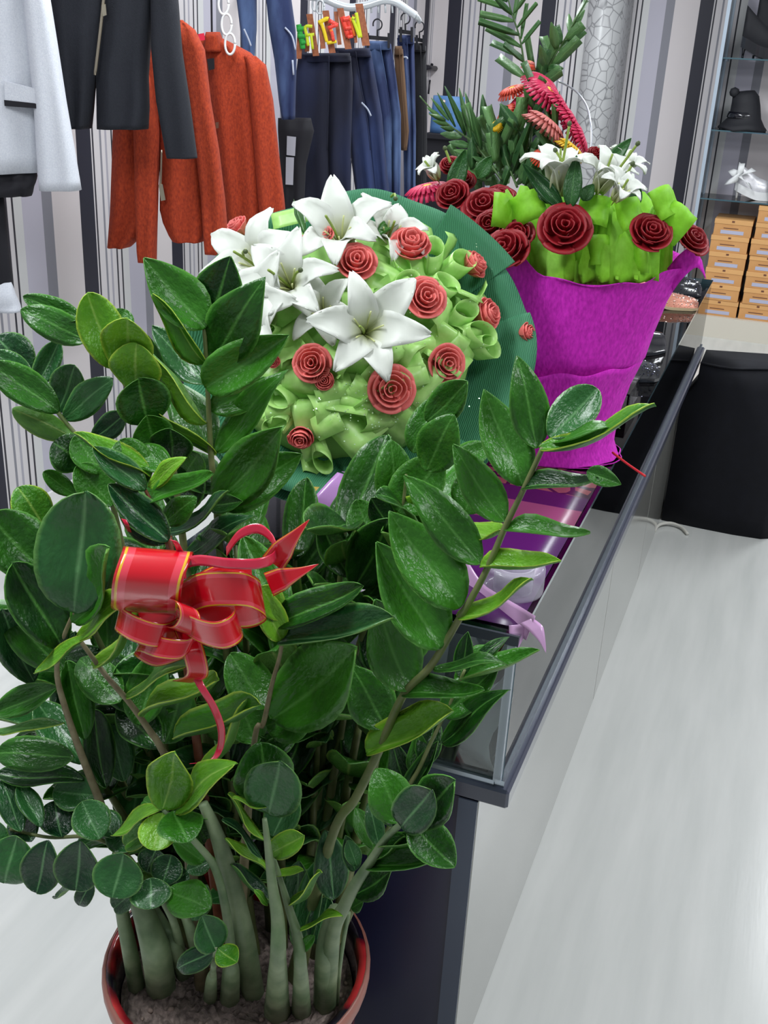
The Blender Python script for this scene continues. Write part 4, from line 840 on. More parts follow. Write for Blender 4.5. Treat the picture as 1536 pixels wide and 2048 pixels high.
for (x, y, r_, yy, key, tx, ty, fw) in ((920, 560, 130, 2.16, 'p', .55, .75, .3), (1000, 640, 115, 2.14, 'p', .8, .55, .05), (1060, 740, 120, 2.12, 'p', .8, .5, .0), (1120, 840, 100, 2.10, 'p', .9, .4, .1), (880, 500, 110, 2.2, 'p', .5, .9, .4), (910, 750, 130, 2.08, 's', .55, .8, -.05), (1060, 900, 90, 2.05, 'y', .5, .7, .0), (690, 545, 85, 2.22, 'o', -.3, .85, .1), (700, 650, 110, 2.2, 'p', -.8, .6, .1), (640, 700, 80, 2.18, 'o', -.7, .5, .2), (780, 640, 90, 2.2, 'p', .1, .9, .2), (790, 400, 40, 2.24, 'o', .1, 1, .2), (900, 950, 80, 2.06, 'o', .1, .9, .5), (170, 1150, 140, 2.07, 'p', -.25, .95, .0), (590, 770, 40, 2.12, 'y', -.5, .5, .6), (800, 380, 30, 2.25, 's', .2, 1, .3)):
    p = aty(*cr('K', x, y), yy); n = (RT*tx+UPV*ty+(EYE-p).normalized()*fw).normalized(); X, Y_ = perp(n); R = r_*1.2/CR['K'][2]*mpp(p)
    M = frame(p, X, Y_, n) @ Matrix.Diagonal((R, R, R, 1)); o = link('gerbera', GM[key], bb, M); link('flower_center', gcen, o, M)
# palm fronds
PM = [leaf_mat('palm_leaflet', srgb(50, 94, 50), srgb(96, 140, 80), srgb(104, 146, 90), srgb(86, 128, 72), .38, .12, .15)]
def leaflet_mesh(blunt):
    g = []; lf = []
    for i in range(7):
        u = i/6; w_ = .5*(min(1, .35+u*2.2) if u < .5 else (1 if blunt else max(.06, 1-(u-.5)**1.4*2.3))); g.append([V((s*w_, u, .12*abs(s)*w_-.06*u*u)) for s in (-1, 0, 1)]); lf.append([(abs(s), u) for s in (-1, 0, 1)])
    v, f, mi, l2 = sheetdata(g, .008, lf); return mesh('leaflet', v, f, PM[0], True, None, l2)
LM = [leaflet_mesh(False), leaflet_mesh(True)]
LMF = [leaflet_mesh(False), leaflet_mesh(True)]
stemg = basic('palm_stem', srgb(66, 96, 48), .5)
def frond(pts, y, items, rpx=4, blunt=1):
    P = [aty(*cr('K', px, py), y+dy) for px, py, dy in pts]; st = tube('palm_frond', P, [rpx*.5/3.07*mpp(P[0])*2, rpx/3.07*mpp(P[0])*2], stemg, bb, 7, 5)
    for (bx, by, tx, ty, w_) in items:
        pb, pt = aty(*cr('K', bx, by), y), aty(*cr('K', tx, ty), y+rnd.uniform(-.05, .05)); ax = pt-pb; n = (EYE-pb).normalized()+V((rnd.uniform(-.5, .5), 0, rnd.uniform(0, .6))); n = (n-ax*(n.dot(ax)/ax.dot(ax))).normalized()
        link('leaflet', LM[blunt if rnd.random() < .75 else 0], st, frame(pb, ax.cross(n).normalized()*(w_/CR['K'][2]*mpp(pb)), ax, n*ax.length*.6))
frond([(630, -120, 0), (660, -20, 0), (690, 90, 0), (735, 230, 0), (760, 380, 0), (775, 560, 0), (790, 900, -.1)], 2.24, [(680, 60, 480, -10, 34), (700, 130, 490, 85, 42), (735, 215, 485, 130, 42), (745, 290, 530, 170, 40), (750, 350, 560, 260, 46), (770, 480, 600, 350, 58), (690, 90, 560, -40, 36), (720, 170, 840, 20, 26), (745, 240, 780, 20, 26), (700, 130, 730, -60, 30), (750, 270, 860, 130, 30), (660, 10, 500, -80, 36), (655, -10, 760, -140, 28), (700, 80, 800, -60, 26), (760, 380, 640, 270, 40)])
frond([(1160, -20, 0), (1080, 120, 0), (990, 280, 0), (900, 430, 0), (830, 600, 0), (800, 900, -.1)], 2.28, [(1080, 130, 1145, 0, 36), (1060, 170, 1135, 60, 44), (1020, 240, 1125, 150, 60), (980, 320, 1130, 180, 60), (940, 400, 1100, 240, 64), (900, 430, 1000, 420, 60), (900, 420, 860, 280, 56), (960, 300, 930, 140, 60), (930, 360, 880, 220, 58), (990, 270, 960, 160, 50), (860, 530, 990, 430, 70), (840, 560, 780, 220, 40), (850, 500, 900, 300, 70), (890, 440, 960, 250, 60), (1040, 200, 1040, 80, 40)])
frond([(120, 590, 0), (220, 700, 0), (330, 790, 0), (430, 860, 0), (520, 960, 0), (620, 1100, -.05)], 2.12, [(250, 720, 165, 660, 26), (280, 740, 180, 700, 30), (300, 770, 200, 740, 30), (330, 800, 250, 780, 30), (380, 840, 245, 820, 50), (430, 900, 300, 870, 50), (300, 740, 190, 600, 24), (340, 780, 230, 570, 26), (400, 830, 280, 530, 40), (440, 850, 360, 540, 36), (480, 880, 400, 560, 40), (500, 920, 430, 640, 44), (470, 960, 330, 920, 44)], blunt=0)
frond([(560, 640, 0), (600, 800, 0), (660, 1000, -.02), (720, 1150, -.05)], 2.14, [(590, 840, 530, 650, 66), (610, 880, 640, 650, 50), (620, 920, 690, 740, 60), (600, 960, 480, 760, 60), (640, 1000, 560, 800, 66), (650, 1020, 720, 820, 60), (660, 1060, 760, 760, 60), (680, 1080, 820, 700, 60), (660, 1080, 560, 930, 60), (700, 1100, 860, 860, 60), (720, 1130, 900, 960, 60), (600, 1060, 450, 960, 60), (560, 1100, 420, 1050, 60), (740, 1120, 800, 950, 70), (660, 1130, 620, 980, 70)])
frond([(840, 480, 0), (820, 700, 0), (790, 1000, -.04)], 2.18, [(830, 560, 760, 380, 50), (825, 600, 880, 480, 60), (820, 660, 760, 520, 50), (815, 720, 900, 600, 60), (810, 780, 740, 620, 60), (805, 840, 930, 680, 50), (800, 900, 700, 760, 70), (800, 950, 900, 860, 60), (830, 620, 950, 640, 34)])
frond([(980, 560, 0), (960, 800, 0), (940, 1060, -.04)], 2.12, [(960, 900, 950, 640, 40), (950, 960, 850, 800, 60), (945, 1000, 1000, 860, 50), (940, 1040, 830, 950, 70), (960, 860, 890, 640, 40)])
rs = random.Random(21)
for i in range(64):                              # broad foliage between the fronds and the roses
    x, y = rs.uniform(420, 980), rs.uniform(720, 1150)
    if x > 760 and y < 820: continue
    L = rs.uniform(130, 230); a = rs.gauss(1.57, .5); bleaf('K', x, y+60, x+L*math.cos(a), y+60-L*math.sin(a), rs.uniform(45, 75), rs.uniform(2.10, 2.22), None, 'leaf', LMF[i % 2])
tube('red_string', [aty(1225, 905, 1.90), aty(1255, 928, 1.86), aty(1290, 952, 1.80)], .0022, basic('red_cord', srgb(190, 30, 34), .6), bb, 6, 4)
tube('wire_handle', [aty(*cr('K', 975, 500), 2.3), aty(*cr('K', 1080, 560), 2.3), aty(*cr('K', 1150, 660), 2.3), aty(*cr('K', 1175, 800), 2.28), aty(*cr('K', 1170, 960), 2.2)], .0022, basic('pale_wire', srgb(196, 200, 210), .3, metal=.5), bb, 6, 5)
# ================================================================= THINGS ON AND IN THE COUNTER
fh = V((FW.x, FW.y, 0)).normalized()
def ath(px, py, s): d = ray(px, py); return EYE+d*(s/d.dot(fh))
k = NT('purple_reflection'); tc = k.n('ShaderNodeTexCoord'); se = k.n('ShaderNodeSeparateXYZ'); k.l(tc.outputs['Object'], se.inputs[0])
r = k.ramp([(.0, srgb(74, 22, 88)), (.29, srgb(132, 62, 96)), (.36, srgb(64, 16, 70)), (.41, srgb(128, 66, 70))], 'CONSTANT')  # purple ground and pink band: reflections in the glass put into the colour
mr = k.n('ShaderNodeMapRange'); mr.inputs[1].default_value = 1.2; mr.inputs[2].default_value = 2.6; k.l(se.outputs[1], mr.inputs[0]); k.l(mr.outputs[0], r.inputs[0])
vo = k.n('ShaderNodeTexVoronoi', feature='DISTANCE_TO_EDGE'); vo.inputs['Scale'].default_value = 26; k.l(tc.outputs['Object'], vo.inputs['Vector'])
gt = k.n('ShaderNodeMath', operation='GREATER_THAN'); gt.inputs[1].default_value = .575; k.l(mr.outputs[0], gt.inputs[0])
lt = k.n('ShaderNodeMath', operation='LESS_THAN'); lt.inputs[1].default_value = .1; k.l(vo.outputs['Distance'], lt.inputs[0])
gm = k.n('ShaderNodeMath', operation='GREATER_THAN'); gm.inputs[1].default_value = .41; k.l(mr.outputs[0], gm.inputs[0])
mu = k.n('ShaderNodeMath', operation='MULTIPLY'); k.l(lt.outputs[0], mu.inputs[0]); k.l(gm.outputs[0], mu.inputs[1])
mxc = k.n('ShaderNodeMix', data_type='RGBA'); k.l(mu.outputs[0], mxc.inputs[0]); k.l(r.outputs[0], mxc.inputs[6]); mxc.inputs[7].default_value = srgb(50, 14, 40)
k.l(mxc.outputs[2], k.b.inputs['Base Color']); k.b.inputs['Roughness'].default_value = .25
g = [[V((-.66+.408*j/8, 1.262+.64*i/14, ZT+.0018+.0008*math.sin(i*1.3+j))) for j in range(9)] for i in range(15)]
o = sheet('reflection_sheet', g, k.m, None, .0008); tag(o, 'purple patterned sheet flat on the glass counter top, coloured as the magenta reflection', 'painted reflection')  # added sheet painted like the magenta wrapper mirrored in the glass top
clear = basic('clear_plastic', srgb(205, 200, 215), .15, alpha=.30, spec=.8)
tp = atz(1025, 1178, ZT+.003); tp.z = ZT+.003
v, f = lathe([(.030, 0), (.044, 0), (.045, .004), (.045, .036), (.044, .04), (.030, .04), (.029, .036), (.029, .004), (.030, 0)], 32, cap=False)
t_ = thing('tape_roll', 'roll of clear tape standing on the purple reflection sheet', 'tape', tp)
link('tape_ring', mesh('tape_ring', v, f, clear), t_, Matrix.Translation(tp))
v, f = lathe([(.026, .001), (.029, .001), (.029, .039), (.026, .039), (.026, .001)], 32, cap=False); link('core', mesh('core', v, f, basic('tape_core', srgb(190, 185, 200), .4, alpha=.6)), t_, Matrix.Translation(tp))
pkr = basic('pink_satin', srgb(206, 160, 206), .28, coat=.3)
pr = thing('satin_ribbon', 'pale pink satin ribbon curling over the counter edge', 'ribbon', atz(1030, 1190, ZT+.02))
strip('ribbon', 'C', [(840, 430, .14), (880, 500, .10), (940, 590, .07), (1010, 640, .04), (1090, 690, .01), (1150, 730, -.02)], 80, 110, pkr, pr, 1.27, (-.35, 1, .2), 7)
strip('ribbon_tail', 'C', [(1130, 700, -.015), (1170, 730, -.025), (1195, 775, -.03), (1212, 830, -.03)], 60, 50, pkr, pr, 1.27, (.9, -.4), 5, taper=.4)
strip('ribbon_tail', 'C', [(1100, 715, -.01), (1095, 760, -.02), (1098, 812, -.03)], 80, 50, pkr, pr, 1.27, (1, -.1), 5, taper=.55)
# white plastic in the case
wpl = basic('white_plastic_film', srgb(205, 208, 215), .3, transl=.3, alpha=.8)
wp = thing('plastic_film', 'rolled white plastic film inside the near end of the counter', 'plastic film', (-.42, 1.38, ZC+.037))
def roll(nm, cx, cy, r0, z0, z1, a0, a1, turns=1):
    g = []
    for i in range(8):
        u = i/7; g.append([V((cx+r0*(1+.15*t+.25*u)*math.cos(a0+(a1-a0)*t), cy+r0*(1+.15*t+.25*u)*math.sin(a0+(a1-a0)*t)*.8, z0+(z1-z0)*u+.008*math.sin(t*9))) for t in [j/30 for j in range(31)]])
    return sheet(nm, g, wpl, wp, .0006)
roll('film_sheet', -.40, 1.385, .085, ZC+.037, ZC+.13, 2.8, 6.6); roll('film_sheet', -.43, 1.40, .06, ZC+.037, ZC+.19, 0, 5.5)
sheet('film_sheet', [[V((-.262-.014*math.sin(i*.8)-.02*j*(1-i/9), 1.268+.012*j, ZC+.037+.205*i/9)) for j in range(5)] for i in range(10)], wpl, wp, .0006)
for (x, y, z, c, lab, nm) in ((-.45, 1.55, .0, srgb(60, 90, 150), 'small blue packet inside the counter behind the plastic film', 'blue_packet'), (-.38, 1.62, .0, srgb(170, 60, 50), 'small red packet inside the counter behind the plastic film', 'red_packet')):
    o = thing(nm, lab, 'packet', (x, y, ZC+.037)); box('packet', (x-.05, y-.03, ZC+.037), (x+.05, y+.03, ZC+.087), basic('packet_'+nm, c, .35), o, .006); box('packet_label', (x-.03, y-.032, ZC+.05), (x+.03, y-.0301, ZC+.075), basic('packet_white', srgb(225, 225, 228), .4), o)
# ---- shoes
def toe(px, py, z, head, L): p = atz(px, py, z); return (p.x-L*math.cos(head), p.y-L*math.sin(head), z)
def shoe(name, label, loc, head, L, mat, solem, heel=.02, hgt=.07, w_=.075, glit=None, opening=True, plat=.008, group=None):
    t_ = thing(name, label, 'shoe', loc, group); M = Matrix.Translation(V(loc)) @ Matrix.Rotation(head, 4, 'Z')
    def W(u): return w_*(.55+.25*math.sin(PI*min(1, u*1.15))+.28*math.sin(PI*max(0, (u-.35)/.65)**.9))*(1 if u < .93 else .75)
    def Zs(u): return plat+heel*(1-max(0, min(1, u/.6)))**1.3
    rings = []; srings = []
    for i in range(15):
        u = i/14; x = L*u; hw = W(u)/2*(1 if 0 < i < 14 else .45); top = hgt*(1-.55*u-.25*math.sin(PI*min(1, max(0, (u-.12)/.5)))*(1 if opening else 0)); top = max(top, .02) if i < 14 else .016
        rings.append([V((x, hw*math.cos(a)*(1 if math.sin(a) < 0 else .86), Zs(u)+(top*max(0, math.sin(a))**.7 if math.sin(a) > 0 else 0))) for a in [2*PI*k_/14 for k_ in range(14)]])
        srings.append([V((x, s1*hw*1.06, Zs(u)-z1)) for s1, z1 in ((-1, 0), (1, 0), (1, plat), (-1, plat))])
    v, f = loftdata(rings); up = link('upper', mesh('upper', v, f, mat), t_, M)
    v, f = loftdata(srings); link('sole', mesh('sole', v, f, solem, False), t_, M)
    if heel > .03: v, f = lathe([(.006, 0), (.008, heel*.5), (.018, heel+plat*.6)], 8); link('heel', mesh('heel', v, f, solem), t_, M @ Matrix.Translation(V((.02, 0, 0))))
    elif heel > .005: box('heel', (0, -w_*.3, 0), (.05, w_*.3, heel), solem, t_, .004, M)
    if glit:
        rs_ = random.Random(4); vs, fs = [], []
        for i in range(260):
            u = rs_.uniform(.05, .97); a = rs_.uniform(.1, PI-.1); r0 = rings[int(u*14)]; k_ = a/(2*PI)*14; q = r0[int(k_)].lerp(r0[(int(k_)+1) % 14], k_-int(k_)); q = q+(rings[min(14, int(u*14)+1)][int(k_)]-r0[int(k_)])*(u*14-int(u*14)); s = rs_.uniform(.0012, .0026); b_ = len(vs)
            n = V((0, math.cos(a), math.sin(a))); A, B = perp(n); A = A*s; B = B*s; q = q+n*.001
            vs += [q+A, q+B, q-A, q-B, q+n*s*rs_.uniform(.2, 1)]; fs += [(b_, b_+1, b_+4), (b_+1, b_+2, b_+4), (b_+2, b_+3, b_+4), (b_+3, b_, b_+4)]
        tag(link('glitter', mesh('glitter', vs, fs, glit, False), t_, M), kind='stuff')
    return t_
blk = basic('black_patent', srgb(18, 18, 26), .2, coat=.6); blkf = basic('black_suede', srgb(20, 21, 28), .7); wht = basic('white_leather', srgb(226, 228, 228), .4); rg = basic('rose_gold_glitter', srgb(150, 92, 76), .4, metal=.3, noise=srgb(190, 130, 110), nscale=300)
rgs = basic('glint', srgb(250, 225, 215), .1, metal=.8); bks = basic('dark_glint', srgb(90, 92, 110), .12, metal=.8); beige = basic('beige_insole', srgb(160, 140, 110), .6)
zt = ZT+.001
shoe('flat_shoe', 'rose gold glitter pump near the far end of the counter', toe(1395, 620, zt, .12, .22), .12, .22, rg, beige, .045, .06, .08, rgs)
shoe('flat_shoe', 'black glitter pump at the far end of the counter', toe(1402, 592, zt, .1, .2), .1, .2, blk, blk, .03, .085, .085, bks)
shoe('flat_shoe', 'black patent shoe lying behind the magenta flowers on the counter', toe(1328, 700, zt, .75, .21), .75, .21, blk, blk, .03, .085, .085)
shoe('flat_shoe', 'black sequinned flat shoe nearest the magenta wrapping', toe(1318, 760, zt, .15, .17), .15, .17, blkf, blk, .012, .06, .085, bks)
for (x0, x1, y0, y1, z1) in ((-.40, -.27, 2.30, 2.46, .05),):
    t_ = thing('acrylic_stand', 'clear acrylic riser on the counter beside the black shoes', 'stand', ((x0+x1)/2, (y0+y1)/2, zt))
    cg = glass_mat('acrylic', (.9, .92, .94, 1)); box('riser_top', (x0, y0, zt+z1-.004), (x1, y1, zt+z1), cg, t_); box('riser_side', (x0, y0, zt), (x0+.004, y1, zt+z1-.004), cg, t_); box('riser_side', (x1-.004, y0, zt), (x1, y1, zt+z1-.004), cg, t_)
# ================================================================= BLACK BAG ON THE FLOOR
bagm = basic('black_bag_fabric', srgb(10, 11, 18), .75, noise=srgb(15, 16, 24), nscale=30, spec=.25)
bg = thing('shopping_bag', 'large black bag standing on the floor beside the counter', 'bag', (-.05, 4.02, 0))
rings = []
for i in range(9):
    u = i/8; z = .632*u; b = .012*math.sin(PI*u); ring = []
    for (x, y) in ((-.270 if z < .5 else -.226, 3.90), (-.12, 3.888), (0, 3.884), (.10, 3.892), (.128, 3.91), (.134, 4.0), (.12, 4.12), (0, 4.13), (-.12, 4.13), (-.270 if z < .5 else -.226, 4.12)):
        ring.append(V((x+(.008*math.sin(u*5+y) if x > -.2 else 0), y-b*(1 if y < 3.95 else -1), z+(.010*math.sin(x*16+1) if i == 8 else 0))))
    rings.append(ring)
v, f = loftdata(rings); link('bag_body', mesh('bag_body', v, f, bagm), bg)
tube('bag_top_edge', [p+V((0, 0, .002)) for p in rings[-1][:6]], .004, bagm, bg, 6, 3)
tube('rope_handle', [atz(1308, 1063, .006), atz(1318, 1050, .012), atz(1340, 1046, .014), atz(1362, 1054, .01), atz(1375, 1068, .006)], .006, basic('white_rope', srgb(200, 198, 190), .8), bg, 8, 5)

# ================================================================= CLOTHES ON THE LEFT WALL
def cloth(name, rows, s, th, mat, parent, folds=.006, fn=9, seed=0, nring=36, sub=4, flat=1.0):
    """loft of hanging cloth: rows (py, xl, xr) on a vertical plane at horizontal distance s"""
    rows = subdiv_rows(rows, sub); rings = []; rr = random.Random(seed); ph = rr.uniform(0, 6); n_ = len(rows)
    for i, (py, xl, xr) in enumerate(rows):
        a, b = ath(xl, py, s), ath(xr, py, s); c = (a+b)/2; hx = (b-a)/2; u = i/(n_-1); ring = []
        tt = th*min(1, .35+u*3)
        for k_ in range(nring):
            an = 2*PI*k_/nring; ca, sa = math.cos(an), math.sin(an); q = 2/2.6
            cx = math.copysign(abs(ca)**q, ca); cy = math.copysign(abs(sa)**q, sa)
            ring.append(c+hx*cx+fh*(cy*tt/2+folds*(.4+u)*math.sin(fn*cx+ph+u*1.5)*abs(cy)+folds*.5*math.sin(3*u*PI+cx*4+ph)))
        rings.append(ring)
    v, f = loftdata(rings); return link(name, mesh(name, v, f, mat), parent)
def pline(name, pts, s, r_, mat, parent, n=4, seg=6): return tube(name, [ath(x, y, s) for x, y in pts], r_, mat, parent, seg, n)
def card(name, pts, s, th, mat, parent):
    """small solid plate from a pixel outline on the vertical plane at s"""
    P = [ath(x, y, s) for x, y in pts]; n = len(P); vs = P+[p+fh*th for p in P]
    fs = [tuple(range(n)), tuple(reversed(range(n, 2*n)))]+[(i, i+n, (i+1) % n+n, (i+1) % n) for i in range(n)]
    return link(name, mesh(name, vs, fs, mat, False), parent)
whc = basic('white_knit', srgb(198, 202, 212), .85, noise=srgb(214, 217, 224), nscale=260, bump=.5, bscale=500)
bkc = basic('black_wool', srgb(20, 23, 32), .85, noise=srgb(28, 31, 40), nscale=200, bump=.4, bscale=400)
orc = basic('rust_tweed', srgb(136, 40, 14), .9, noise=srgb(176, 62, 24), nscale=170, bump=.6, bscale=420, bstretch=(1, 1, .5))
trim = basic('black_trim', srgb(16, 15, 24), .8); zipm = basic('zip_metal', srgb(180, 170, 150), .3, metal=.9); hangm = basic('hanger_black', srgb(18, 18, 28), .4)
chrome = basic('rail_white', srgb(214, 220, 224), .25, metal=.2)
ZRL = 1.86
rail = thing('garment_rail', 'white wall-mounted garment rail above the jackets', 'rail', (XW+.02, 3.6, ZRL))
tube('bar', [V((XW+.03, 2.2, ZRL)), V((XW+.03, 4.6, ZRL))], .013, chrome, rail, 10, 2)
def hanger(parent, s, cx, cy, half, rod=True):
    c = ath(cx, cy, s); rx = fh.cross(V((0, 0, 1))).normalized(); a, b = c-rx*half-V((0, 0, .05)), c+rx*half-V((0, 0, .05))
    tube('hanger_bar', [a, c, b], .007, hangm, parent, 6, 4)
    top = V((c.x, c.y, ZRL+.012)); tube('hanger_hook', [c, c.lerp(top, .5), top-V((0, 0, .035))+rx*.0, top-V((0, 0, .012))+rx*.02, top+rx*.0, top-V((0, 0, .014))-rx*.022], .0035, hangm, parent, 6, 4)
    tube('arm', [V((XW+.03, c.y-.0, ZRL)), V((c.x+.05, c.y, ZRL))], .007, chrome, rail, 8, 2)
# white jacket
s = 3.12; t_ = thing('white_jacket', 'white knit jacket with black trim at the left edge', 'jacket', ath(40, 390, s)); hanger(t_, s, -10, -120, .17)
cloth('body', [(-110, -70, 50), (-60, -125, 62), (0, -130, 62), (100, -130, 70), (200, -130, 76), (345, -132, 77)], s, .10, whc, t_, .008, 7, 1)
cloth('sleeve', [(-90, 40, 62), (-40, 45, 84), (0, 50, 99), (100, 58, 115), (200, 68, 131), (300, 74, 149), (380, 80, 162)], s-.03, .075, whc, t_, .003, 5, 2)
cloth('frill', [(340, -132, 74), (365, -134, 72), (392, -136, 62)], s+.005, .085, trim, t_, .012, 22, 3)
card('pocket_flap', [(8, 162), (74, 178), (74, 207), (10, 200)], s-.062, .008, whc, t_); card('pocket_trim', [(8, 200), (74, 208), (74, 217), (9, 212)], s-.064, .010, trim, t_)
# garment below at the left edge
t_ = thing('black_garment', 'black garment with white hem hanging low at the left edge', 'clothing', ath(0, 600, s))
cloth('body', [(392, -120, 8), (450, -120, 12), (520, -120, 20), (575, -120, 25)], s+.03, .07, trim, t_, .006, 6, 4); cloth('hem', [(565, -120, 22), (600, -120, 36), (622, -125, 44)], s+.02, .075, whc, t_, .006, 6, 5)
# black jacket
s = 3.36; t_ = thing('black_jacket', 'short black zip jacket hanging in front of the rust jacket', 'jacket', ath(200, 260, s)); hanger(t_, s, 205, -130, .18)
cloth('body_panel', [(-120, 110, 206), (-60, 92, 208), (0, 92, 207), (140, 112, 194), (220, 130, 186), (257, 138, 181)], s, .085, bkc, t_, .006, 6, 1); cloth('body_panel', [(-120, 206, 290), (-60, 207, 312), (0, 206, 311), (100, 199, 300), (150, 192, 297), (215, 194, 299), (258, 195, 296)], s, .085, bkc, t_, .007, 6, 2)
cloth('sleeve', [(-100, 285, 312), (-50, 296, 345), (0, 302, 356), (100, 303, 364), (200, 313, 379), (300, 331, 392), (316, 334, 394)], s-.03, .07, bkc, t_, .003, 4, 3)
z_ = pline('zipper', [(208, -10), (203, 40), (196, 100), (190, 150)], s-.050, .005, zipm, t_); card('zip_pull', [(203, 10), (211, 8), (213, 30), (205, 33)], s-.058, .004, zipm, z_)
# rust jacket (front)
s = 3.62; t_ = thing('rust_jacket', 'rust tweed jacket partly behind the black jacket sleeve', 'jacket', ath(320, 500, s)); hanger(t_, s, 340, 66, .08)
cloth('body_panel', [(40, 318, 330), (70, 270, 326), (150, 236, 324), (250, 226, 322), (350, 223, 318), (425, 221, 312), (470, 218, 286), (493, 216, 262)], s, .09, orc, t_, .007, 6, 1)
cloth('body_panel', [(40, 330, 366), (70, 326, 392), (150, 322, 408), (250, 320, 414), (420, 320, 414), (445, 326, 412), (470, 338, 410), (482, 346, 408)], s, .09, orc, t_, .007, 6, 2)
cloth('sleeve', [(45, 355, 372), (60, 357, 390), (100, 362, 409), (200, 376, 421), (300, 392, 438), (400, 403, 450), (480, 408, 456), (507, 410, 459)], s-.045, .075, orc, t_, .004, 4, 3)
cloth('sleeve', [(150, 256, 300), (260, 268, 318), (400, 271, 316), (500, 275, 313), (523, 277, 312)], s-.04, .075, orc, t_, .004, 4, 4)
z_ = pline('zipper', [(323, 300), (322, 340), (321, 372)], s-.052, .004, zipm, t_); card('zip_pull', [(317, 370), (325, 368), (331, 400), (322, 402)], s-.058, .004, zipm, z_)
# rust jacket (behind)
s = 3.95; t_ = thing('rust_jacket', 'rust tweed jacket with stand collar beside the denim legs', 'jacket', ath(490, 480, s)); hanger(t_, s, 424, 84, .07)
cloth('body', [(72, 402, 436), (85, 400, 462), (105, 402, 500), (130, 404, 525), (200, 416, 524), (300, 432, 528), (400, 446, 534), (492, 456, 536)], s, .11, orc, t_, .008, 7, 1)
cloth('sleeve', [(112, 488, 512), (130, 494, 532), (200, 500, 546), (300, 508, 557), (400, 516, 569), (450, 522, 573)], s-.045, .08, orc, t_, .005, 4, 2)
cloth('collar', [(64, 412, 440), (80, 410, 444), (104, 408, 448)], s-.02, .10, orc, t_, .002, 3, 3)
card('neck_label', [(414, 118), (428, 116), (429, 138), (417, 141)], s-.068, .003, trim, t_); card('button', [(431, 245), (437, 244), (437, 256), (432, 257)], s-.066, .004, zipm, t_)
card('price_sticker', [(396, 68), (408, 66), (410, 80), (398, 82)], s-.075, .003, basic('pink_sticker', srgb(220, 40, 70), .5), t_)
# ring chain
t_ = thing('ring_chain', 'hanging chain of white plastic rings beside the rust jacket', 'hanger', ath(445, 0, 3.9))
for (cx, cy) in ((441, -38), (447, 8), (453, 49), (460, 88)): pline('ring', [(cx+10*math.cos(a), cy+21*math.sin(a)) for a in [2*PI*i/14 for i in range(15)]], 3.86, .0042, wht, t_, 2)
pline('cord', [(436, -200), (440, -58)], 3.86, .003, wht, t_)
# denim
def denim(nm, dark, light, sc=5, lo=.42, hi=.72):
    k = NT(nm); tc = k.n('ShaderNodeTexCoord'); nz = k.n('ShaderNodeTexNoise'); nz.inputs['Scale'].default_value = sc; nz.inputs['Detail'].default_value = 5
    mp = k.n('ShaderNodeMapping'); mp.inputs['Scale'].default_value = (1.6, 1.6, .6); k.l(tc.outputs['Object'], mp.inputs[0]); k.l(mp.outputs[0], nz.inputs['Vector'])
    r = k.ramp([(lo, dark), (hi, light)]); k.l(nz.outputs['Fac'], r.inputs[0]); k.l(r.outputs[0], k.b.inputs['Base Color']); k.b.inputs['Roughness'].default_value = .85
    n2 = k.n('ShaderNodeTexNoise'); n2.inputs['Scale'].default_value = 400; k.l(tc.outputs['Object'], n2.inputs['Vector']); bp = k.n('ShaderNodeBump'); bp.inputs['Strength'].default_value = .3; bp.inputs['Distance'].default_value = .002; k.l(n2.outputs['Fac'], bp.inputs['Height']); k.l(bp.outputs[0], k.b.inputs['Normal'])
    return k.m
dn1 = denim('denim_mid', srgb(26, 40, 80), srgb(84, 108, 150)); dn2 = denim('denim_dark', srgb(12, 17, 44), srgb(40, 58, 104), 4, .45, .8); dn3 = denim('denim_navy', srgb(10, 14, 36), srgb(22, 32, 66), 4, .45, .8); brn = basic('brown_twill', srgb(92, 66, 44), .85); blkj = denim('black_jeans', srgb(16, 17, 22), srgb(34, 34, 38))
fray = basic('frayed_white', srgb(170, 178, 196), .9)
s = 4.3; t_ = thing('denim_trousers', 'faded blue ripped jeans with legs hanging above the rust jacket', 'jeans', ath(560, 235, s))
cloth('leg', [(-60, 464, 514), (0, 474, 513), (60, 481, 513), (110, 487, 509), (142, 490, 506)], s+.02, .09, dn1, t_, .006, 4, 1); cloth('leg', [(-60, 520, 578), (0, 533, 583), (60, 539, 591), (120, 549, 593), (200, 558, 591), (238, 564, 590)], s, .10, dn1, t_, .006, 4, 2)
for q in (((570, 55), (584, 72), (591, 100)), ((488, 58), (497, 78), (502, 92)), ((585, 120), (587, 150))): pline('fray', q, s-.052, .0035, fray, t_)
# jeans on the rail
jr = thing('garment_rail', 'white curved rail arm holding the row of jeans', 'rail', ath(640, 10, 5.0))
tube('bar', [ath(832, 32, 5.0), ath(839, 42, 5.39)], .012, chrome, jr, 8, 2)
pline('bar', [(560, -14), (640, -4), (672, 8), (700, 15), (735, 10), (765, 1), (790, 4), (815, 20), (832, 32)], 5.0, .016, chrome, jr, 5, 10)
tube('wall_bracket', [ath(560, -14, 5.0), V((XW+.005, ath(560, -14, 5.0).y, ath(560, -14, 5.0).z))], .014, chrome, jr, 10, 2)
for i, x in enumerate((742, 756, 770, 784, 798)): pline('pin', [(x, 6), (x+1, 26)], 5.01, .004, chrome, jr, 2)
pline('ring', [(640+8*math.cos(a), 14+14*math.sin(a)) for a in [2*PI*i/12 for i in range(13)]], 4.98, .004, chrome, jr, 2); pline('ring', [(630+6*math.cos(a), 10+12*math.sin(a)) for a in [2*PI*i/12 for i in range(13)]], 5.0, .004, chrome, jr, 2)
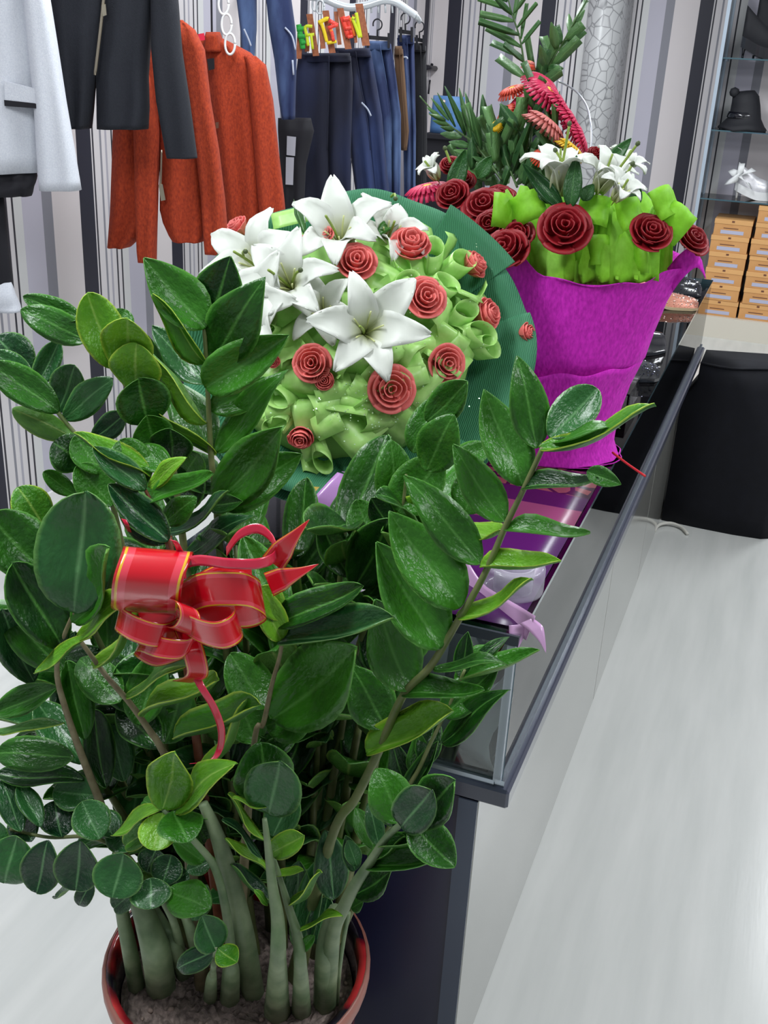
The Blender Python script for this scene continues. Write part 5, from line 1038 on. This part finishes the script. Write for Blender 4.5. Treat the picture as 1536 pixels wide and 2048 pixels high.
J = ((4.80, dn3, [(112, 596, 702), (160, 591, 706), (230, 589, 704), (300, 588, 702), (440, 600, 702), (600, 605, 700)], 'dark navy jeans at the left of the hanging row', None),
     (4.93, dn2, [(102, 668, 742), (160, 674, 752), (230, 690, 764), (300, 700, 770), (420, 716, 782), (600, 722, 780)], 'dark blue jeans with ripped thigh hanging in the row', ((723, 205), (735, 218), (742, 232))),
     (5.06, dn1, [(88, 728, 782), (150, 740, 792), (230, 752, 802), (300, 756, 802), (420, 762, 800), (600, 764, 796)], 'blue jeans with whisker fading, third in the hanging row', ((706, 145), (720, 142), (732, 140))),
     (5.15, brn, [(98, 788, 806), (180, 792, 812), (262, 798, 818), (300, 800, 814)], 'brown trousers squeezed between the blue jeans', None),
     (5.25, dn1, [(76, 794, 828), (150, 800, 830), (260, 806, 832), (390, 808, 831), (600, 808, 828)], 'slim blue jeans with pale pocket edge near the rail end', ((800, 116), (812, 114), (815, 118))),
     (5.37, blkj, [(92, 826, 852), (200, 828, 854), (300, 830, 854), (400, 828, 852), (600, 828, 850)], 'black trousers at the right end of the hanging row', None))
for i, (s, mt, rows, lab, fr) in enumerate(J):
    t_ = thing('jeans', lab, 'trousers', ath((rows[-1][1]+rows[-1][2])/2, rows[-1][0], s))
    py, xl, xr = rows[0]; w_ = xr-xl; mid = lambda q: (q[0], q[1]+(q[2]-q[1])*.56, q[2]); lef = lambda q: (q[0], q[1], q[1]+(q[2]-q[1])*.60)
    cloth('waistband', [(py-6, xl+2, xr-2), (py+12, xl, xr)], s-.004, .075, mt, t_, .002, 3, i)
    if w_ > 30: cloth('leg', [lef(q) for q in rows], s-.015, .085, mt, t_, .008, 5, i*2+1); cloth('leg', [mid(q) for q in rows], s+.02, .085, mt, t_, .008, 5, i*2+2)
    else: cloth('leg', rows, s, .055, mt, t_, .004, 3, i*2+1)
    if fr: pline('fray', fr, s-.065, .004, fray, t_)
    pline('seam', [(q[1]+(q[2]-q[1])*.58, q[0]) for q in rows[:4]], s-.062, .0022, mt, t_)
    if i in (2, 4, 5): # clip hanger
        a, b = xl+3, xr-3; card('hanger_clip_bar', [(a, py-18), (b, py-14), (b, py-6), (a, py-10)], s-.01, .02, hangm, t_)
        for x in (a+2, b-4): card('clip', [(x, py-22), (x+5, py-22), (x+5, py+8), (x, py+8)], s-.045, .03, hangm, t_)
        c = (a+b)/2; pline('hook', [(c, py-14), (c, py-28)]+[(c+9*math.sin(q), py-39+11*math.cos(q)) for q in [PI*2*k_/10 for k_ in range(0, 9)]], s, .0035, hangm, t_, 3)
# black skirt and tags below the denim
s = 4.6; t_ = thing('black_skirt', 'black folded skirt with white price tags behind the rust jacket', 'skirt', ath(585, 420, s))
cloth('body', [(236, 556, 622), (262, 556, 628), (330, 560, 612), (420, 566, 608), (560, 566, 606)], s, .08, trim, t_, .008, 6, 1)
tagm = basic('paper_tag', srgb(176, 176, 186), .7)
card('price_tag', [(574, 272), (592, 274), (590, 312), (573, 310)], s-.055, .002, tagm, t_); card('price_tag', [(572, 314), (588, 315), (586, 370), (571, 369)], s-.056, .002, tagm, t_)
# letter clips on the jeans
wood = basic('clip_wood', srgb(140, 78, 48), .6, noise=srgb(168, 100, 64), nscale=90); I5 = lambda x, y: (560+x/5.12, y/5.12)
colr = {'g': basic('foam_green', srgb(40, 160, 60), .6), 'l': basic('foam_lime', srgb(208, 222, 40), .6), 'y': basic('foam_yellow', srgb(236, 206, 30), .6), 'r': basic('foam_red_glitter', srgb(226, 40, 44), .45, noise=srgb(246, 96, 70), nscale=240), 'o': basic('foam_orange', srgb(240, 120, 40), .6)}
LC = (('wooden clip with a green and lime character, leftmost of the four', [((205, 330), (190, 605), 56), ((300, 145), (368, 575), 62), ((280, 440), (275, 530), 46)], [('g', 52, [(190, 250), (205, 330), (225, 420), (235, 500)]), ('g', 44, [(170, 300), (260, 290)]), ('g', 40, [(180, 370), (262, 370)]), ('g', 34, [(215, 440), (262, 430)]), ('l', 30, [(330, 270), (260, 275), (275, 370), (290, 470)]), ('l', 28, [(265, 360), (350, 352)]), ('l', 26, [(318, 355), (335, 505)])]),
      ('wooden clip with a yellow and red character, second from the left', [((410, 230), (442, 500), 48), ((465, 110), (535, 545), 66)], [('y', 40, [(395, 235), (470, 195), (495, 195)]), ('y', 34, [(425, 240), (455, 330), (480, 430)]), ('y', 30, [(480, 440), (580, 425)]), ('r', 40, [(500, 210), (590, 260)]), ('r', 36, [(490, 290), (590, 250)]), ('o', 34, [(520, 300), (540, 370)]), ('r', 32, [(530, 320), (548, 420)])]),
      ('wooden clip with a red glitter character, third from the left', [((615, 85), (700, 505), 66), ((570, 120), (610, 460), 40)], [('r', 54, [(640, 170), (700, 380)]), ('r', 50, [(690, 165), (745, 370)]), ('r', 40, [(640, 200), (720, 190)]), ('r', 38, [(660, 290), (740, 280)]), ('o', 24, [(720, 180), (765, 370)]), ('r', 34, [(690, 380), (750, 368)])]),
      ('wooden clip with a lime slanted stroke, rightmost of the four', [((808, 40), (882, 470), 78), ((752, 150), (778, 440), 30)], [('l', 34, [(780, 130), (800, 240), (828, 385)]), ('l', 32, [(740, 185), (775, 270), (815, 385)]), ('l', 28, [(735, 180), (765, 190)])]))
for i, (lab, sticks, strokes) in enumerate(LC):
    s0 = 4.70-.02*(i % 2); t_ = thing('letter_clip', lab, 'clip', ath(*I5(*sticks[0][1]), s0), 'letter clips on the jeans')
    for j, ((x0, y0), (x1, y1), w_) in enumerate(sticks):
        h = w_/2; card('stick', [I5(x0-h, y0), I5(x0+h, y0-4), I5(x1+h, y1-4), I5(x1-h, y1)], s0+.012*j+.004, .012, wood, t_)
    for j, (c, w_, pts) in enumerate(strokes):
        P = [ath(*I5(*p), s0-.004-.0012*j) for p in pts]; pa = smoothpath(P, 4); rx = fh.cross(V((0, 0, 1))).normalized(); g = []
        for q in range(len(pa)):
            d = (pa[min(q+1, len(pa)-1)]-pa[max(q-1, 0)]).normalized(); wd = d.cross(fh).normalized()*(w_/5.12*mpp(pa[q])/2); g.append([pa[q]-wd, pa[q]+wd])
        sheet('stroke', g, colr[c], t_, .006)
# stand with blue denim bag near the back corner
yb = 6.3; p0, p1 = aty(845, 300, yb), aty(915, 300, yb); zt2 = aty(880, 268, yb).z
t_ = thing('black_stand', 'black display stand in the back corner behind the palm leaves', 'stand', ((p0.x+p1.x)/2, yb, 0))
box('top', (p0.x, yb-.02, zt2-.03), (p1.x+.1, yb+.35, zt2), trim, t_, .004); box('front_board', (p0.x+.01, yb, 0), (p1.x+.09, yb+.02, zt2-.03), trim, t_); box('side_board', (p0.x+.01, yb+.02, 0), (p0.x+.03, yb+.34, zt2-.03), trim, t_); box('side_board', (p1.x+.07, yb+.02, 0), (p1.x+.09, yb+.34, zt2-.03), trim, t_)
bl = denim('denim_light', srgb(70, 110, 160), srgb(112, 150, 192)); t_ = thing('denim_bag', 'light blue denim bag with a bright stud on the black stand', 'bag', ((p0.x+p1.x)/2, yb+.1, zt2))
rings = []
for i in range(7):
    u = i/6; z = zt2+.001+(aty(880, 193, yb).z-zt2)*u; hw = (p1.x-p0.x)*.46*(1-.06*u*u); c = (p0.x+p1.x)/2
    rings.append([V((c+hw*math.copysign(abs(math.cos(a))**.6, math.cos(a)), yb+.11+.07*(1-.3*u)*math.copysign(abs(math.sin(a))**.7, math.sin(a)), z)) for a in [2*PI*k_/20 for k_ in range(20)]])
v, f = loftdata(rings); link('bag_body', mesh('bag_body', v, f, bl), t_)
q = aty(887, 203, yb+.03); v, f = lathe([(.001, -.012), (.012, -.006), (.014, 0), (.012, .006), (.001, .012)], 10); link('stud', mesh('stud', v, f, rgs), t_, Matrix.Translation(q))
tube('flap_seam', [aty(858, 225, yb+.035), aty(880, 232, yb+.035), aty(903, 226, yb+.035)], .004, bl, t_, 6, 3)
# black wall hook beside the corner
t_ = thing('wall_hook', 'small black clip hook on the striped wall near the corner', 'hook', atx(858, 135, XW+.03)); 
for a, b, r_ in (((846, 134), (871, 137), .016), ((862, 137), (864, 128), .010), ((860, 160), (857, 188), .006)): tube('hook_bar', [atx(*a, XW+.03), atx(*b, XW+.03)], r_, hangm, t_, 8, 2)
tube('hook_stem', [atx(858, 136, XW+.03), atx(858, 136, XW)], .01, hangm, t_, 8, 2); tube('hook_stem', [atx(860, 162, XW+.03), atx(860, 162, XW)], .005, hangm, t_, 8, 2)

# ================================================================= GLASS SHELF UNIT WITH SHOES AND BOXES
YS = 7.15; shu = None
z1, z2, z3 = aty(1480, 116, YS).z, aty(1480, 263, YS).z, aty(1450, 400, YS).z; xs = aty(1447, 60, YS).x; xe = xs+1.15; ZP = aty(1399, 629, YS).z
su = thing('shelf_unit', 'glass shelf unit with aluminium frame against the striped wall', 'shelf', (xs, YS, 0))
fr_m = basic('frame_pale', srgb(176, 190, 204), .35, metal=.25)
box('plinth', (xs, YS-.02, 0), (xe, YB2-.003, ZP), basic('plinth_cream', srgb(208, 202, 188), .4), su)
for x in (xs, xe-.02): box('post', (x, YS, ZP), (x+.02, YS+.02, 2.5), fr_m, su); box('post', (x, YB2-.025, ZP), (x+.02, YB2-.005, 2.5), fr_m, su)
v, f = boxdata(xs+.004, xs+.010, YS+.02, YB2-.025, ZP, 2.5); sg = glass_mat('shelf_glass', (.86, .92, .96, 1)); link('side_glass', mesh('side_glass', v, f, sg, False), su)
for z in (z1, z2, z3):
    v, f = boxdata(xs+.02, xe-.02, YS+.01, YB2-.03, z-.008, z); mi = [0 if len({v[i][2] for i in q}) == 1 else 1 for q in f]; link('glass_shelf', mesh('glass_shelf', v, f, [sg, gedge], False, mi), su)
    box('bracket', (xs+.02, YS+.2, z-.02), (xs+.035, YB2-.03, z-.0085), fr_m, su)
# boxes
bxm = basic('box_orange', srgb(198, 142, 84), .55, noise=srgb(208, 154, 96), nscale=12, rndv=.05); ldm = basic('box_lid', srgb(216, 164, 104), .5, rndv=.04); lbm = basic('box_label', srgb(176, 178, 200), .5); mk = basic('box_print', srgb(110, 66, 44), .6); gapm = trim
BW, BH, BD = .232, .1012, .30
ordn = ('bottom', 'second', 'third', 'fourth', 'fifth', 'sixth', 'seventh', 'topmost')
x_l = aty(1399, 600, YS).x+.005
for si, (nm, x0, nb) in enumerate((('left', x_l, 6), ('middle', x_l+BW+.018, 7), ('right', x_l+2*BW+.038, 6))):
    rr = random.Random(si)
    for i in range(nb):
        x = x0+rr.uniform(-.007, .007); y = YS+.012+rr.uniform(0, .012); z = ZP+i*BH+.0005
        lab = 'orange shoebox, %s of the %s stack under the glass shelves' % ((ordn[i] + (' from the bottom' if i else '')) if i < nb-1 else 'topmost', nm)
        b_ = thing('shoebox', lab, 'box', (x+BW/2, y, z), 'orange shoeboxes in stacks')
        M = Matrix.Translation(V((x, y, z)))
        if not (si or i):
            P_body = boxmesh('shoebox_body', (0.003, .003, 0), (BW-.003, BD-.003, .07), bxm); P_lid = boxmesh('shoebox_lid', (0, 0, .0701), (BW, BD, BH-.001), ldm, .002); P_lab = boxmesh('shoebox_label', (.045, .0015, .012), (.185, .0029, .034), lbm); P_mk = boxmesh('shoebox_mark', (.105, -.0012, .083), (.122, -.0001, .094), mk); P_tx = boxmesh('shoebox_text', (.06, .0018, .044), (.15, .0029, .049), mk)
        bo = link('body', P_body, b_, M); ld = link('lid', P_lid, b_, M); link('label', P_lab, bo, M); link('print', P_tx, bo, M); link('mark', P_mk, ld, M)
# shoes on shelves
p = aty(1455, 398, YS+.12); lx = p.x
wsl = basic('white_sole', srgb(232, 234, 234), .4)
t_ = shoe('platform_shoe', 'white platform shoe with bow on the lowest glass shelf', (aty(1466, 396, YS+.15).x, YS+.15, z3+.001), .12, .24, basic('silver_white', srgb(196, 196, 200), .35, metal=.2, noise=srgb(224, 222, 226), nscale=60), wsl, .05, .12, .09, None, False, .05)
c = aty(1480, 352, YS+.10)
for i, (dx, dz, a) in enumerate(((-.04, .02, .5), (.05, .03, -.5), (0, .05, .1), (-.05, -.03, 1.0), (.05, -.035, -1.1))):
    g = [[c+V((dx*u*1.5+.018*v_*math.cos(a), -.02*math.sin(PI*u)-.006*i, dz*u*1.5+.018*v_*math.sin(a)+.02*v_*(1-u))) for v_ in (-1, -.3, .3, 1)] for u in (0, .2, .4, .6, .8, 1)]
    sheet('bow_loop', g, wht, t_, .003)
shoe('platform_shoe', 'black heeled shoe at the right end of the lowest glass shelf', (aty(1533, 398, YS+.12).x, YS+.12, z3+.001), .3, .24, blkf, blk, .07, .16, .09, None, False, .03)
shoe('platform_shoe', 'black platform shoe in front on the top glass shelf', (aty(1478, 114, YS+.1).x, YS+.1, z1+.001), .2, .24, blkf, blk, .06, .17, .10, None, False, .06)
shoe('platform_shoe', 'black tall shoe behind on the top glass shelf', (aty(1500, 110, YS+.22).x, YS+.24, z1+.001), .1, .24, blkf, blk, .08, .26, .11, None, False, .06)
hx = aty(1483, 258, YS+.14); t_ = thing('black_hat', 'small black fabric hat with bow on the middle glass shelf', 'hat', (hx.x, YS+.14, z2+.001))
v, f = lathe([(.142, .0), (.147, .012), (.125, .035), (.095, .075), (.085, .15), (.078, .20), (.05, .225), (.001, .228)], 24); link('crown', mesh('crown', [q+V((.01*math.sin(q.z*20), 0, .006*math.sin(q.x*40))) for q in v], f, blkf), t_, Matrix.Translation(V((hx.x, YS+.14, z2+.001))))
v, f = lathe([(.098, .070), (.101, .072), (.094, .105), (.090, .105)], 24, cap=False); link('hat_band', mesh('hat_band', v, f, blk), t_, Matrix.Translation(V((hx.x, YS+.14, z2+.001))))
v, f = lathe([(.001, -.03), (.024, -.018), (.03, 0), (.024, .02), (.001, .03)], 12); link('knob', mesh('knob', v, f, blkf), t_, Matrix.Translation(V((hx.x-.075, YS+.10, z2+.215))))
